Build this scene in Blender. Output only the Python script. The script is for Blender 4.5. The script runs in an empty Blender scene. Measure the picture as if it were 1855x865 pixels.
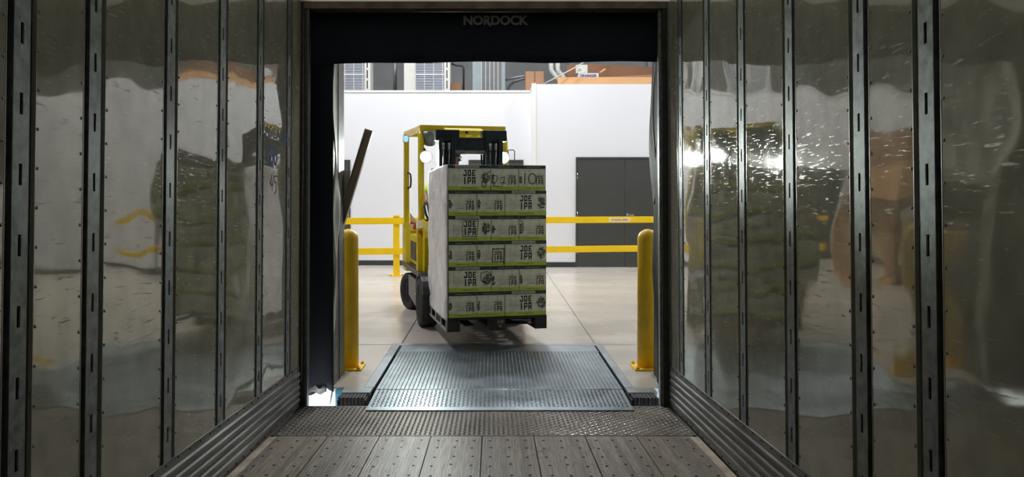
import bpy, bmesh, math, random
from mathutils import Vector, Matrix
random.seed(7)
S = bpy.context.scene
COL = S.collection
R = math.radians
# ------------------------------------------------------------------ camera
EYE = 1.43
cam = bpy.data.cameras.new('camera'); camo = bpy.data.objects.new('camera', cam); COL.objects.link(camo)
S.camera = camo
camo.location = (0, 0, EYE)
PITCH = 0.9
camo.rotation_euler = (R(90 - PITCH), 0, 0)
FPX = 1420.0
cam.sensor_width = 36; cam.lens = FPX / 1855 * 36
cam.shift_x = (927.5 - 893) / 1855
cam.shift_y = -(432.5 - (352 + FPX * math.tan(R(PITCH)))) / 1855
cam.clip_start = 0.05
# ------------------------------------------------------------------ world, sun, exposure
S.view_settings.view_transform = 'Standard'; S.view_settings.look = 'None'
S.view_settings.gamma = 1; S.view_settings.use_curve_mapping = False
S.view_settings.exposure = 0.0
w = bpy.data.worlds.new('sky'); S.world = w; w.use_nodes = True
bgn = w.node_tree.nodes['Background']
bgn.inputs[0].default_value = (0.72, 0.84, 1, 1); bgn.inputs[1].default_value = 6.0
sl = bpy.data.lights.new('sun', 'SUN'); sl.energy = 30; sl.angle = R(2); sl.color = (1, .97, .92)
so = bpy.data.objects.new('sun', sl); COL.objects.link(so)
so.rotation_euler = Vector((0.75, 0.45, -0.42)).to_track_quat('-Z', 'Y').to_euler()
HIGH_BAY_W = 228
HIGH_BAYS = [(-4.4, 9.6), (0.3, 11.6), (6.2, 10.9), (-4.6, 13.8), (-.1, 14.0), (6.4, 14.0)]
LAMP_W = 130
ROOF_T = 0.038     # share of daylight let through roof skin; translucency added to brighten trailer interior

# ------------------------------------------------------------------ materials
M = {}
def mat(name, c, rough=.5, metal=0.0, var=.08, vs=6.0, bump=0.0, bs=40.0, emit=None, es=0, coat=0.0,
        stretch=(1, 1, 1), c2=None, trans=0.0, rvar=0.0, spec=.5, detail=3):
    m = bpy.data.materials.new(name); m.use_nodes = True
    nt = m.node_tree; N = nt.nodes; L = nt.links; b = N['Principled BSDF']
    b.inputs['Roughness'].default_value = rough; b.inputs['Metallic'].default_value = metal
    b.inputs['Coat Weight'].default_value = coat; b.inputs['Specular IOR Level'].default_value = spec
    tc = N.new('ShaderNodeTexCoord'); mp = N.new('ShaderNodeMapping'); mp.inputs['Scale'].default_value = stretch
    L.new(tc.outputs['Object'], mp.inputs['Vector'])
    no = N.new('ShaderNodeTexNoise'); no.inputs['Scale'].default_value = vs; no.inputs['Detail'].default_value = detail
    L.new(mp.outputs[0], no.inputs['Vector'])
    cr = N.new('ShaderNodeValToRGB'); cr.color_ramp.elements[0].position = .3; cr.color_ramp.elements[1].position = .7
    ca = [x * (1 - var) for x in c]; cb = [min(1, x * (1 + var)) for x in c] if c2 is None else c2
    cr.color_ramp.elements[0].color = (*ca, 1); cr.color_ramp.elements[1].color = (*cb, 1)
    L.new(no.outputs['Fac'], cr.inputs[0]); L.new(cr.outputs[0], b.inputs['Base Color'])
    if rvar:
        mr = N.new('ShaderNodeMapRange'); mr.inputs['To Min'].default_value = max(0, rough - rvar); mr.inputs['To Max'].default_value = rough + rvar
        L.new(no.outputs['Fac'], mr.inputs['Value']); L.new(mr.outputs[0], b.inputs['Roughness'])
    if bump:
        n2 = N.new('ShaderNodeTexNoise'); n2.inputs['Scale'].default_value = bs; n2.inputs['Detail'].default_value = 2
        L.new(mp.outputs[0], n2.inputs['Vector'])
        bp = N.new('ShaderNodeBump'); bp.inputs['Strength'].default_value = bump; bp.inputs['Distance'].default_value = .01
        L.new(n2.outputs['Fac'], bp.inputs['Height']); L.new(bp.outputs[0], b.inputs['Normal'])
    if emit:
        b.inputs['Emission Color'].default_value = (*emit, 1); b.inputs['Emission Strength'].default_value = es
    M[name] = m
    return m
def srgb(r, g, b):
    f = lambda v: (v / 255 / 12.92) if v / 255 <= .04045 else ((v / 255 + .055) / 1.055) ** 2.4
    return (f(r), f(g), f(b))

def panel_material(name, c, metal, rough):
    """shiny liner sheet: slightly wavy, scratched"""
    m = bpy.data.materials.new(name); m.use_nodes = True
    nt = m.node_tree; N = nt.nodes; L = nt.links; b = N['Principled BSDF']
    tc = N.new('ShaderNodeTexCoord')
    n1 = N.new('ShaderNodeTexNoise'); n1.inputs['Scale'].default_value = 9; n1.inputs['Detail'].default_value = 6
    L.new(tc.outputs['Object'], n1.inputs['Vector'])
    cr = N.new('ShaderNodeValToRGB'); cr.color_ramp.elements[0].position = .25; cr.color_ramp.elements[1].position = .75
    cr.color_ramp.elements[0].color = (*[x * .82 for x in c], 1); cr.color_ramp.elements[1].color = (*[x * 1.15 for x in c], 1)
    L.new(n1.outputs['Fac'], cr.inputs[0])
    # scratches: thin, nearly horizontal streaks
    mp = N.new('ShaderNodeMapping'); mp.inputs['Scale'].default_value = (1, 4, 38); mp.inputs['Rotation'].default_value = (R(9), 0, 0)
    L.new(tc.outputs['Object'], mp.inputs['Vector'])
    n2 = N.new('ShaderNodeTexNoise'); n2.inputs['Scale'].default_value = 3.2; n2.inputs['Detail'].default_value = 5; n2.inputs['Distortion'].default_value = .6
    L.new(mp.outputs[0], n2.inputs['Vector'])
    c2 = N.new('ShaderNodeValToRGB')
    e = c2.color_ramp.elements; e[0].position = .60; e[0].color = (0, 0, 0, 1); e[1].position = .66; e[1].color = (1, 1, 1, 1)
    L.new(n2.outputs['Fac'], c2.inputs[0])
    mr = N.new('ShaderNodeMapRange'); mr.inputs['To Min'].default_value = rough; mr.inputs['To Max'].default_value = rough + .28
    L.new(c2.outputs[0], mr.inputs['Value']); L.new(mr.outputs[0], b.inputs['Roughness'])
    mx = N.new('ShaderNodeMix'); mx.data_type = 'RGBA'
    mx.inputs['B'].default_value = (*[x * .55 for x in c], 1)
    L.new(cr.outputs[0], mx.inputs['A']); 
    ml = N.new('ShaderNodeMath'); ml.operation = 'MULTIPLY'; ml.inputs[1].default_value = .5
    L.new(c2.outputs[0], ml.inputs[0]); L.new(ml.outputs[0], mx.inputs['Factor'])
    L.new(mx.outputs['Result'], b.inputs['Base Color'])
    b.inputs['Metallic'].default_value = metal
    n3 = N.new('ShaderNodeTexNoise'); n3.inputs['Scale'].default_value = 2.6; n3.inputs['Detail'].default_value = .5
    L.new(tc.outputs['Object'], n3.inputs['Vector'])
    bp = N.new('ShaderNodeBump'); bp.inputs['Strength'].default_value = 1; bp.inputs['Distance'].default_value = .012
    L.new(n3.outputs['Fac'], bp.inputs['Height'])
    n4 = N.new('ShaderNodeTexNoise'); n4.inputs['Scale'].default_value = 90
    L.new(tc.outputs['Object'], n4.inputs['Vector'])
    bp2 = N.new('ShaderNodeBump'); bp2.inputs['Strength'].default_value = .02; bp2.inputs['Distance'].default_value = .001
    L.new(n4.outputs['Fac'], bp2.inputs['Height']); L.new(bp.outputs[0], bp2.inputs['Normal'])
    L.new(bp2.outputs[0], b.inputs['Normal'])
    M[name] = m
panel_material('liner', (.40, .385, .30), .28, .045)
panel_material('liner_right', (.40, .385, .30), .28, .045)
mat('galv', (.23, .25, .24), .48, .6, var=.4, vs=26, rvar=.14, detail=6)
mat('galv_dark', (.2, .21, .21), .42, .85, var=.25, vs=25, rvar=.1)
mat('scuff', (.19, .19, .18), .55, .7, var=.45, vs=7, stretch=(1, .4, 6), rvar=.12, bump=.1)
mat('groove', (.03, .03, .026), .7, 0)  # near-black: shade of the recess beside the posts is in the colour
mat('slot', (.005, .005, .005), .9, 0)
mat('rivet', (.25, .25, .23), .35, .9)
mat('steel_tread', (.25, .295, .325), .38, .9, var=.2, vs=5, rvar=.1)
mat('lug_highlight', (.62, .60, .57), .22, .9, var=.2, vs=4, rvar=.1)  # tread lugs: highlights put into the colour, paler than the plate
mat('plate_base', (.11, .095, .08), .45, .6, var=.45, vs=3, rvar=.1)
mat('steel_flat', (.32, .36, .39), .38, .7, var=.2, vs=6, rvar=.1)
mat('frame_dark', (.035, .032, .028), .5, .3, var=.4, vs=14, bump=.2)
mat('jamb_steel', (.15, .14, .12), .55, .2, var=.3, vs=16, bump=.2)
mat('frame_brown', (.16, .12, .08), .45, .4, var=.4, vs=8)
mat('edge_strip', (.42, .36, .28), .55, .3, var=.35, vs=14, stretch=(1, .5, 1))
mat('curtain', (.010, .014, .022), .75, 0, var=.25, vs=3, bump=.25, bs=220, spec=.3)
mat('curtain_edge', (.30, .29, .25), .6, 0, var=.4, vs=7, bump=.25, bs=12, stretch=(1, 1, .3))
mat('vinyl_black', (.013, .013, .014), .6, 0, var=.3, vs=5, spec=.1)
mat('logo_grey', (.26, .26, .27), .7, 0)
mat('clear_plastic', (.16, .16, .16), .25, 0, var=.6, vs=14, bump=.5, bs=20)
mat('white_wall', srgb(226, 228, 233), .55, 0, var=.015, vs=.8)
mat('white_trim', srgb(232, 232, 230), .5, 0, var=.02, vs=2)
mat('exterior', (.86, .88, .92), .7, 0, var=.05, vs=9)
mat('apron_concrete', (.45, .45, .44), .9, 0, var=.2, vs=10)  # unseen light concrete apron, kept pale to bounce more daylight
mat('blue_paint', (.05, .22, .36), .5, 0, var=.2, vs=12)
mat('grey_wall', (.30, .31, .31), .8, 0, var=.12, vs=1.5)
mat('ceiling_grey', (.45, .46, .47), .8, 0)
mat('concrete', srgb(188, 181, 171), .26, 0, var=.10, vs=1.1, rvar=.07, stretch=(.35, 1.6, 1), detail=6)
mat('joint', (.05, .048, .045), .8, 0)
mat('pit', (.015, .015, .015), .9, 0)
mat('door_grey', srgb(62, 64, 62), .55, 0, var=.06, vs=5)
mat('base_dark', srgb(48, 54, 58), .5, 0, var=.06)
mat('yellow', srgb(250, 208, 4), .42, 0, var=.05, vs=5)
mat('bollard_yellow', srgb(236, 190, 16), .5, 0, var=.12, vs=7, bump=.1, bs=60)
mat('truck_yellow', srgb(214, 190, 6), .35, 0, var=.06, vs=5, coat=.2)
mat('truck_black', (.018, .02, .021), .42, .2, var=.2, vs=8)
mat('mast', (.022, .030, .034), .4, .5, var=.25, vs=12)
mat('truck_grey', (.13, .125, .12), .5, .1, var=.3, vs=9)
mat('rubber', (.022, .022, .023), .78, 0, var=.3, vs=30, bump=.3, bs=90)
mat('rim', (.26, .26, .26), .5, .5, var=.2)
mat('chrome', (.6, .6, .6), .2, 1)
mat('glass_lamp', (.9, .95, 1), .2, 0, emit=(.93, 1, .95), es=55)
mat('blue_led', (.3, .5, 1), .2, 0, emit=(.12, .3, 1), es=2.2)
mat('lens_holder', (.6, .6, .58), .3, .6)
mat('case_card', srgb(226, 229, 208), .48, 0, var=.2, vs=16, detail=7, coat=.15, c2=None)
mat('case_side', srgb(150, 150, 140), .5, 0, var=.1, vs=9)
mat('case_band', srgb(56, 72, 68), .45, 0, var=.15, vs=9)
mat('case_lime', srgb(196, 214, 84), .48, 0, var=.15, vs=11)
mat('case_pale', srgb(196, 202, 190), .5, 0, var=.1, vs=30)
mat('ink', srgb(24, 34, 40), .5, 0)
mat('ink_soft', srgb(112, 122, 112), .5, 0, var=.3, vs=50)
mat('marker', (.006, .006, .008), .5, 0)
mat('pallet_black', (.028, .028, .027), .6, 0, var=.25, vs=12)
mat('pallet_grey', (.30, .29, .28), .6, 0, var=.2, vs=12)
mat('white_ink', (.5, .5, .48), .6, 0)
mat('cardboard', srgb(160, 122, 94), .8, 0, var=.08, vs=4)
mat('cardboard_dark', srgb(124, 88, 64), .8, 0, var=.12, vs=4)
mat('lumber', srgb(208, 160, 112), .65, 0, var=.08, vs=5, stretch=(.3, 1, 8))
mat('ac_white', srgb(202, 202, 196), .5, 0, var=.03)
mat('ac_slat', srgb(190, 195, 205), .5, 0, var=.03)
mat('ac_dark', srgb(62, 68, 84), .6, 0)
mat('panel_grey', srgb(140, 152, 154), .5, .1, var=.06)
mat('red_label', srgb(190, 70, 70), .5, 0)
mat('pipe_white', srgb(190, 190, 185), .45, 0, var=.05)
mat('pipe_grey', srgb(112, 114, 116), .45, .3, var=.08)
mat('pipe_black', (.02, .02, .02), .5, 0)
mat('sticker', srgb(246, 226, 176), .5, 0, var=.03)
mat('sticker_ink', srgb(120, 96, 60), .5, 0)
mat('channel_brown', srgb(184, 168, 152), .6, .2, var=.18, vs=8, stretch=(1, 1, .4))
mat('channel_grey', srgb(205, 202, 190), .5, .3, var=.2, vs=8)
mat('hazard_white', srgb(232, 220, 200), .6, 0, var=.1, vs=25)
mat('hazard_red', srgb(196, 60, 40), .6, 0)
mat('skin', srgb(122, 82, 66), .55, 0, var=.1, vs=14)
mat('lime_cloth', srgb(190, 222, 60), .8, 0, var=.12, vs=9, bump=.3, bs=30)
mat('jeans', srgb(38, 44, 60), .85, 0, var=.2, vs=12)
mat('cap_black', (.012, .012, .014), .8, 0)
mat('hair', (.02, .015, .012), .8, 0)
mat('letter_blue', srgb(52, 84, 150), .5, 0, var=.15, vs=30)
mat('letter_black', srgb(36, 36, 38), .5, 0, var=.3, vs=30)
mat('seat_vinyl', (.02, .02, .022), .5, 0)
mat('lamp_diffuser', (.9, .9, .9), .5, 0, emit=(1, .98, .95), es=6)
mat('laminate_light', (.085, .083, .08), .8, 0, var=.3, vs=30)

def roof_material():
    m = bpy.data.materials.new('roof_skin'); m.use_nodes = True
    nt = m.node_tree; N = nt.nodes; L = nt.links; b = N['Principled BSDF']; out = N['Material Output']
    b.inputs['Base Color'].default_value = (.5, .5, .42, 1); b.inputs['Roughness'].default_value = .6
    tc = N.new('ShaderNodeTexCoord'); n = N.new('ShaderNodeTexNoise'); n.inputs['Scale'].default_value = 5
    cr = N.new('ShaderNodeValToRGB'); cr.color_ramp.elements[0].color = (.84, .82, .70, 1); cr.color_ramp.elements[1].color = (.93, .90, .80, 1)
    L.new(tc.outputs['Object'], n.inputs['Vector']); L.new(n.outputs['Fac'], cr.inputs[0])
    tr = N.new('ShaderNodeBsdfTranslucent'); L.new(cr.outputs[0], tr.inputs['Color'])  # assumed translucency, added to light the trailer with tinted daylight
    mx = N.new('ShaderNodeMixShader'); mx.inputs[0].default_value = ROOF_T
    L.new(b.outputs[0], mx.inputs[1]); L.new(tr.outputs[0], mx.inputs[2]); L.new(mx.outputs[0], out.inputs['Surface'])
    M['roof_skin'] = m
def wood_material():
    m = bpy.data.materials.new('oak'); m.use_nodes = True
    nt = m.node_tree; N = nt.nodes; L = nt.links; b = N['Principled BSDF']
    tc = N.new('ShaderNodeTexCoord')
    def noise(scale, st, detail=5, dist=0.0):
        mp = N.new('ShaderNodeMapping'); mp.inputs['Scale'].default_value = st
        L.new(tc.outputs['Object'], mp.inputs['Vector'])
        n = N.new('ShaderNodeTexNoise'); n.inputs['Scale'].default_value = scale; n.inputs['Detail'].default_value = detail
        n.inputs['Distortion'].default_value = dist
        L.new(mp.outputs[0], n.inputs['Vector']); return n
    g = noise(9, (16, .45, 1), 5)
    cr = N.new('ShaderNodeValToRGB'); E = cr.color_ramp.elements
    E[0].position = .28; E[0].color = (*srgb(84, 74, 62), 1); E[1].position = .72; E[1].color = (*srgb(170, 156, 138), 1)
    L.new(g.outputs['Fac'], cr.inputs[0])
    # lamination strips 38 mm wide: each its own tone
    sx = N.new('ShaderNodeSeparateXYZ'); L.new(tc.outputs['Object'], sx.inputs[0])
    d = N.new('ShaderNodeMath'); d.operation = 'DIVIDE'; d.inputs[1].default_value = .0379; L.new(sx.outputs[0], d.inputs[0])
    fl = N.new('ShaderNodeMath'); fl.operation = 'FLOOR'; L.new(d.outputs[0], fl.inputs[0])
    wn = N.new('ShaderNodeTexWhiteNoise'); wn.noise_dimensions = '1D'; L.new(fl.outputs[0], wn.inputs['W'])
    mr = N.new('ShaderNodeMapRange'); mr.inputs['To Min'].default_value = .55; mr.inputs['To Max'].default_value = 1.0
    L.new(wn.outputs['Value'], mr.inputs['Value'])
    mu = N.new('ShaderNodeMix'); mu.data_type = 'RGBA'; mu.blend_type = 'MULTIPLY'; mu.inputs['Factor'].default_value = 1
    L.new(cr.outputs[0], mu.inputs['A']); L.new(mr.outputs[0], mu.inputs['B'])
    # gouges and dark stains
    s = noise(4.5, (2.6, .8, 1), 3, 1.6)
    c2 = N.new('ShaderNodeValToRGB'); E = c2.color_ramp.elements
    E[0].position = .485; E[0].color = (0, 0, 0, 1); E[1].position = .5; E[1].color = (1, 1, 1, 1)
    e3 = E.new(.515); e3.color = (0, 0, 0, 1)
    L.new(s.outputs['Fac'], c2.inputs[0])
    msk = noise(2.2, (1, 1, 1), 2); c3 = N.new('ShaderNodeValToRGB')
    c3.color_ramp.elements[0].position = .44; c3.color_ramp.elements[1].position = .52
    L.new(msk.outputs['Fac'], c3.inputs[0])
    mm = N.new('ShaderNodeMath'); mm.operation = 'MULTIPLY'; L.new(c2.outputs[0], mm.inputs[0]); L.new(c3.outputs[0], mm.inputs[1])
    m3 = N.new('ShaderNodeMath'); m3.operation = 'MULTIPLY'; m3.inputs[1].default_value = .9; L.new(mm.outputs[0], m3.inputs[0])
    mx = N.new('ShaderNodeMix'); mx.data_type = 'RGBA'; mx.inputs['B'].default_value = (.035, .03, .025, 1)
    L.new(mu.outputs['Result'], mx.inputs['A']); L.new(m3.outputs[0], mx.inputs['Factor'])
    L.new(mx.outputs['Result'], b.inputs['Base Color'])
    b.inputs['Roughness'].default_value = .42
    bp = N.new('ShaderNodeBump'); bp.inputs['Strength'].default_value = .35; bp.inputs['Distance'].default_value = .004
    L.new(g.outputs['Fac'], bp.inputs['Height']); L.new(bp.outputs[0], b.inputs['Normal'])
    M['oak'] = m
wood_material(); roof_material()
def wrap_material():
    m = bpy.data.materials.new('wrap'); m.use_nodes = True
    nt = m.node_tree; N = nt.nodes; L = nt.links; b = N['Principled BSDF']; out = N['Material Output']
    tc = N.new('ShaderNodeTexCoord'); n = N.new('ShaderNodeTexNoise'); n.inputs['Scale'].default_value = 5; n.inputs['Detail'].default_value = 7; n.inputs['Distortion'].default_value = .7
    L.new(tc.outputs['Object'], n.inputs['Vector'])
    cr = N.new('ShaderNodeValToRGB'); cr.color_ramp.elements[0].position = .3; cr.color_ramp.elements[1].position = .62
    cr.color_ramp.elements[0].color = (.64, .64, .66, 1); cr.color_ramp.elements[1].color = (.97, .96, .96, 1)  # light and shade of the crinkles put into the colour
    L.new(n.outputs['Fac'], cr.inputs[0]); L.new(cr.outputs[0], b.inputs['Base Color'])
    b.inputs['Roughness'].default_value = .28
    bp = N.new('ShaderNodeBump'); bp.inputs['Strength'].default_value = .9; bp.inputs['Distance'].default_value = .03
    L.new(n.outputs['Fac'], bp.inputs['Height']); L.new(bp.outputs[0], b.inputs['Normal'])
    tr = N.new('ShaderNodeBsdfTransparent'); mx = N.new('ShaderNodeMixShader'); mx.inputs[0].default_value = .07
    L.new(b.outputs[0], mx.inputs[1]); L.new(tr.outputs[0], mx.inputs[2]); L.new(mx.outputs[0], out.inputs['Surface'])
    M['wrap'] = m
wrap_material()

# ------------------------------------------------------------------ mesh builder
class MB:
    def __init__(s): s.bm = bmesh.new(); s.mats = []
    def mi(s, m):
        if m not in s.mats: s.mats.append(m)
        return s.mats.index(m)
    def face(s, pts, m):
        f = s.bm.faces.new([s.bm.verts.new(p) for p in pts]); f.material_index = s.mi(m); return f
    def box(s, a, b, m, X=None, bev=0):
        x0, y0, z0 = a; x1, y1, z1 = b
        v = [Vector(p) for p in ((x0, y0, z0), (x1, y0, z0), (x1, y1, z0), (x0, y1, z0), (x0, y0, z1), (x1, y0, z1), (x1, y1, z1), (x0, y1, z1))]
        if X is not None: v = [X @ p for p in v]
        vs = [s.bm.verts.new(p) for p in v]; k = s.mi(m); fs = []
        for q in ((3, 2, 1, 0), (4, 5, 6, 7), (0, 1, 5, 4), (1, 2, 6, 5), (2, 3, 7, 6), (3, 0, 4, 7)):
            f = s.bm.faces.new([vs[i] for i in q]); f.material_index = k; fs.append(f)
        if bev:
            es = list({e for f in fs for e in f.edges})
            bmesh.ops.bevel(s.bm, geom=es, offset=bev, segments=2, affect='EDGES', profile=.6)
        return vs
    def prism(s, pts, a, b, m, ax='x'):
        """extrude 2-D polygon pts along axis from a to b. ax x: pts=(y,z); y: pts=(x,z); z: pts=(x,y)"""
        def P(p, t):
            return {'x': (t, p[0], p[1]), 'y': (p[0], t, p[1]), 'z': (p[0], p[1], t)}[ax]
        A = [s.bm.verts.new(P(p, a)) for p in pts]; B = [s.bm.verts.new(P(p, b)) for p in pts]; k = s.mi(m)
        n = len(pts)
        for i in range(n):
            f = s.bm.faces.new((A[i], A[(i + 1) % n], B[(i + 1) % n], B[i])); f.material_index = k
        for q in (A[::-1], B):
            f = s.bm.faces.new(q); f.material_index = k
    def tube(s, pts, r, m, n=10, close=True):
        """round tube through points; r may be a list"""
        pts = [Vector(p) for p in pts]; rs = r if isinstance(r, (list, tuple)) else [r] * len(pts); rings = []; k = s.mi(m)
        prev = None
        for i, p in enumerate(pts):
            d = (pts[min(i + 1, len(pts) - 1)] - pts[max(i - 1, 0)]).normalized()
            if prev is None:
                u = d.orthogonal().normalized()
            else:
                u = (prev - d * prev.dot(d)).normalized()
            prev = u; v = d.cross(u)
            rings.append([s.bm.verts.new(p + (u * math.cos(2 * math.pi * j / n) + v * math.sin(2 * math.pi * j / n)) * rs[i]) for j in range(n)])
        for a, b in zip(rings, rings[1:]):
            for j in range(n):
                f = s.bm.faces.new((a[j], a[(j + 1) % n], b[(j + 1) % n], b[j])); f.material_index = k; f.smooth = True
        if close:
            for q in (rings[0][::-1], rings[-1]):
                f = s.bm.faces.new(q); f.material_index = k
    def lathe(s, prof, m, X=Matrix(), n=32, mats=None):
        """revolve (r, z) profile about local z"""
        rings = []
        for r, z in prof:
            rings.append([s.bm.verts.new(X @ Vector((r * math.cos(2 * math.pi * j / n), r * math.sin(2 * math.pi * j / n), z))) for j in range(n)])
        for i, (a, b) in enumerate(zip(rings, rings[1:])):
            k = s.mi(mats[i] if mats else m)
            for j in range(n):
                f = s.bm.faces.new((a[j], a[(j + 1) % n], b[(j + 1) % n], b[j])); f.material_index = k; f.smooth = True
        if prof[0][0] > 1e-4:
            f = s.bm.faces.new(rings[0][::-1]); f.material_index = s.mi(mats[0] if mats else m)
        if prof[-1][0] > 1e-4:
            f = s.bm.faces.new(rings[-1]); f.material_index = s.mi(mats[-1] if mats else m)
    def strokes(s, pts, w, m, P, t=.0006):
        """flat pen line; P maps (u,v,n) to a point"""
        k = s.mi(m)
        for (a, b) in zip(pts, pts[1:]):
            d = Vector((b[0] - a[0], b[1] - a[1])); 
            if d.length < 1e-6: continue
            d.normalize(); nrm = Vector((-d.y, d.x)) * w / 2; e = d * w * .35
            q = [(a[0] - e.x + nrm.x, a[1] - e.y + nrm.y), (a[0] - e.x - nrm.x, a[1] - e.y - nrm.y), (b[0] + e.x - nrm.x, b[1] + e.y - nrm.y), (b[0] + e.x + nrm.x, b[1] + e.y + nrm.y)]
            f = s.bm.faces.new([s.bm.verts.new(P(x, y, t)) for x, y in q]); f.material_index = k
    def text(s, string, size, m, P, u0, v0, width=None, t=.0006, bold=0.0, align='LEFT'):
        cu = bpy.data.curves.new('t', 'FONT'); cu.body = string; cu.size = size; cu.offset = bold; cu.align_x = align
        o = bpy.data.objects.new('t', cu); COL.objects.link(o)
        dg = bpy.context.evaluated_depsgraph_get(); me = bpy.data.meshes.new_from_object(o.evaluated_get(dg))
        bpy.data.objects.remove(o); bpy.data.curves.remove(cu)
        xs = [v.co.x for v in me.vertices]
        if not xs: return
        lo, hi = min(xs), max(xs); sc = (width / (hi - lo)) if width else 1
        vs = [s.bm.verts.new(P(u0 + (v.co.x - (lo if width else 0)) * sc, v0 + v.co.y, t)) for v in me.vertices]; k = s.mi(m)
        for p in me.polygons:
            try:
                f = s.bm.faces.new([vs[i] for i in p.vertices]); f.material_index = k
            except ValueError: pass
        bpy.data.meshes.remove(me)
    def build(s, name, parent=None, loc=(0, 0, 0), rz=0, mx=None, norm=True, smooth=None, **tags):
        me = bpy.data.meshes.new(name)
        if norm: bmesh.ops.recalc_face_normals(s.bm, faces=s.bm.faces)
        s.bm.to_mesh(me); s.bm.free()
        for m in s.mats: me.materials.append(M[m])
        o = bpy.data.objects.new(name, me); COL.objects.link(o)
        o.location = loc; o.rotation_euler = (0, 0, rz)
        if parent: o.parent = parent
        if mx is not None: o.matrix_world = mx
        for k, v in tags.items(): o[k] = v
        return o
def thing(name, label, cat, loc=(0, 0, 0), rz=0, group=None):
    o = bpy.data.objects.new(name, None); COL.objects.link(o); o.location = loc; o.rotation_euler = (0, 0, rz)
    o['label'] = label; o['category'] = cat
    if group: o['group'] = group
    o.empty_display_size = .1
    return o
def dup(o, loc, rz=None, label=None):
    c = o.copy(); COL.objects.link(c); c.location = loc
    if rz is not None: c.rotation_euler = (0, 0, rz)
    if label: c['label'] = label
    def rec(a, b):
        for ch in list(a.children):
            d = ch.copy(); COL.objects.link(d); d.parent = b; rec(ch, d)
    rec(o, c)
    return c
def at(px, py, Y):
    return Vector(((px - 893) * Y / 1420, Y, EYE + (352 - py) * Y / 1420))

# ================================================================== TRAILER (pitched 2.26 degrees, nose up)
TILT = R(2.26); DOOR = 5.35; FZ = -.032
TM = Matrix.Translation((0, DOOR, FZ)) @ Matrix.Rotation(-TILT, 4, 'X')
XL, XR, ZT, NOSE = -1.33, 1.222, 2.80, -12.0
RIBS = [y - DOOR for y in (5.04, 4.41, 3.79, 3.17, 2.555, 2.148, 1.53, .91, .29, -.33, -.95, -1.57, -2.19)]
GF, GG = .038, .031     # half width of slotted face, groove width
def trailer(b, name, **k): return b.build(name, mx=TM, kind='structure', **k)
# floor: oak boards with screws
b = MB()
PLATE = -.73
seams = [-1.275 + i * .303 for i in range(9)] 
X0 = (596 - 893) / 305.0
seams = [X0 + (i - 1) * .3035 for i in range(8)]
seams = [XL + .035] + [s_ for s_ in seams if s_ > XL + .08] + [XR - .04]
for a, c in zip(seams, seams[1:]):
    b.box((a + .0028, NOSE, -.03), (c - .0028, PLATE - .004, 0), 'oak')
b.box((XL, NOSE, -.05), (XR, PLATE, -.031), 'slot')
k = 0; y = PLATE - .10
while y > -4.6:
    for a, c in zip(seams, seams[1:]):
        n_ = 3 if c - a > .28 else 2
        for j in range(n_):
            x = a + (c - a) * (j + .5) / n_ + random.uniform(-.006, .006)
            yy = y + random.uniform(-.012, .012) + (.02 if k % 2 else 0) * (j % 2)
            r_ = .0085
            b.face([(x + r_ * math.cos(t), yy + 1.5 * r_ * math.sin(t), .0006) for t in [i * math.pi / 4 for i in range(8)]], 'slot')
    y -= .16; k += 1
trailer(b, 'floor', label='worn oak plank trailer floor with screws')
# floor edge flanges
for nm, x0, x1 in (('trim_1', XL + .012, XL + .056), ('trim_2', XR - .062, XR - .014)):
    b = MB(); b.box((x0, NOSE, -.02), (x1, PLATE - .03, .003), 'edge_strip'); trailer(b, nm)

def lug(b, cx, cy, z, ang, L, W, h, m):
    ca, sa = math.cos(ang), math.sin(ang)
    def P(u, v, w_): return (cx + u * ca - v * sa, cy + u * sa + v * ca, z + w_)
    e = [b.bm.verts.new(p) for p in (P(-L / 2, 0, 0), P(0, -W / 2, 0), P(L / 2, 0, 0), P(0, W / 2, 0), P(-L * .22, 0, h), P(L * .22, 0, h))]
    km = b.mi(m)
    for q in ((0, 1, 5, 4), (1, 2, 5), (2, 3, 4, 5), (3, 0, 4)):
        f = b.bm.faces.new([e[i] for i in q]); f.material_index = km
def tread(b, x0, x1, y0, y1, z, m, pitch=.027, lines=False, zf=None, L=.027, W=.0105, h=.004):
    nx = int((x1 - x0) / pitch); ny = int((y1 - y0) / pitch)
    px = (x1 - x0) / nx; py = (y1 - y0) / ny
    for i in range(nx):
        for j in range(ny):
            y_ = y0 + (j + .5) * py; x_ = x0 + (i + .5) * px
            lug(b, x_, y_, (zf(y_) if zf else z), ((R(78) if j % 2 else R(102)) if lines else (R(45) if (i + j) % 2 else R(-45))), L, W, h, m)
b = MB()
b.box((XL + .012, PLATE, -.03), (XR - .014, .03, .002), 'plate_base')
tread(b, XL + .03, XR - .03, PLATE + .006, -.0, .002, 'lug_highlight', pitch=.029, h=.0045)
trailer(b, 'trim_3', label='worn diamond tread plate at the trailer threshold')

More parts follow.
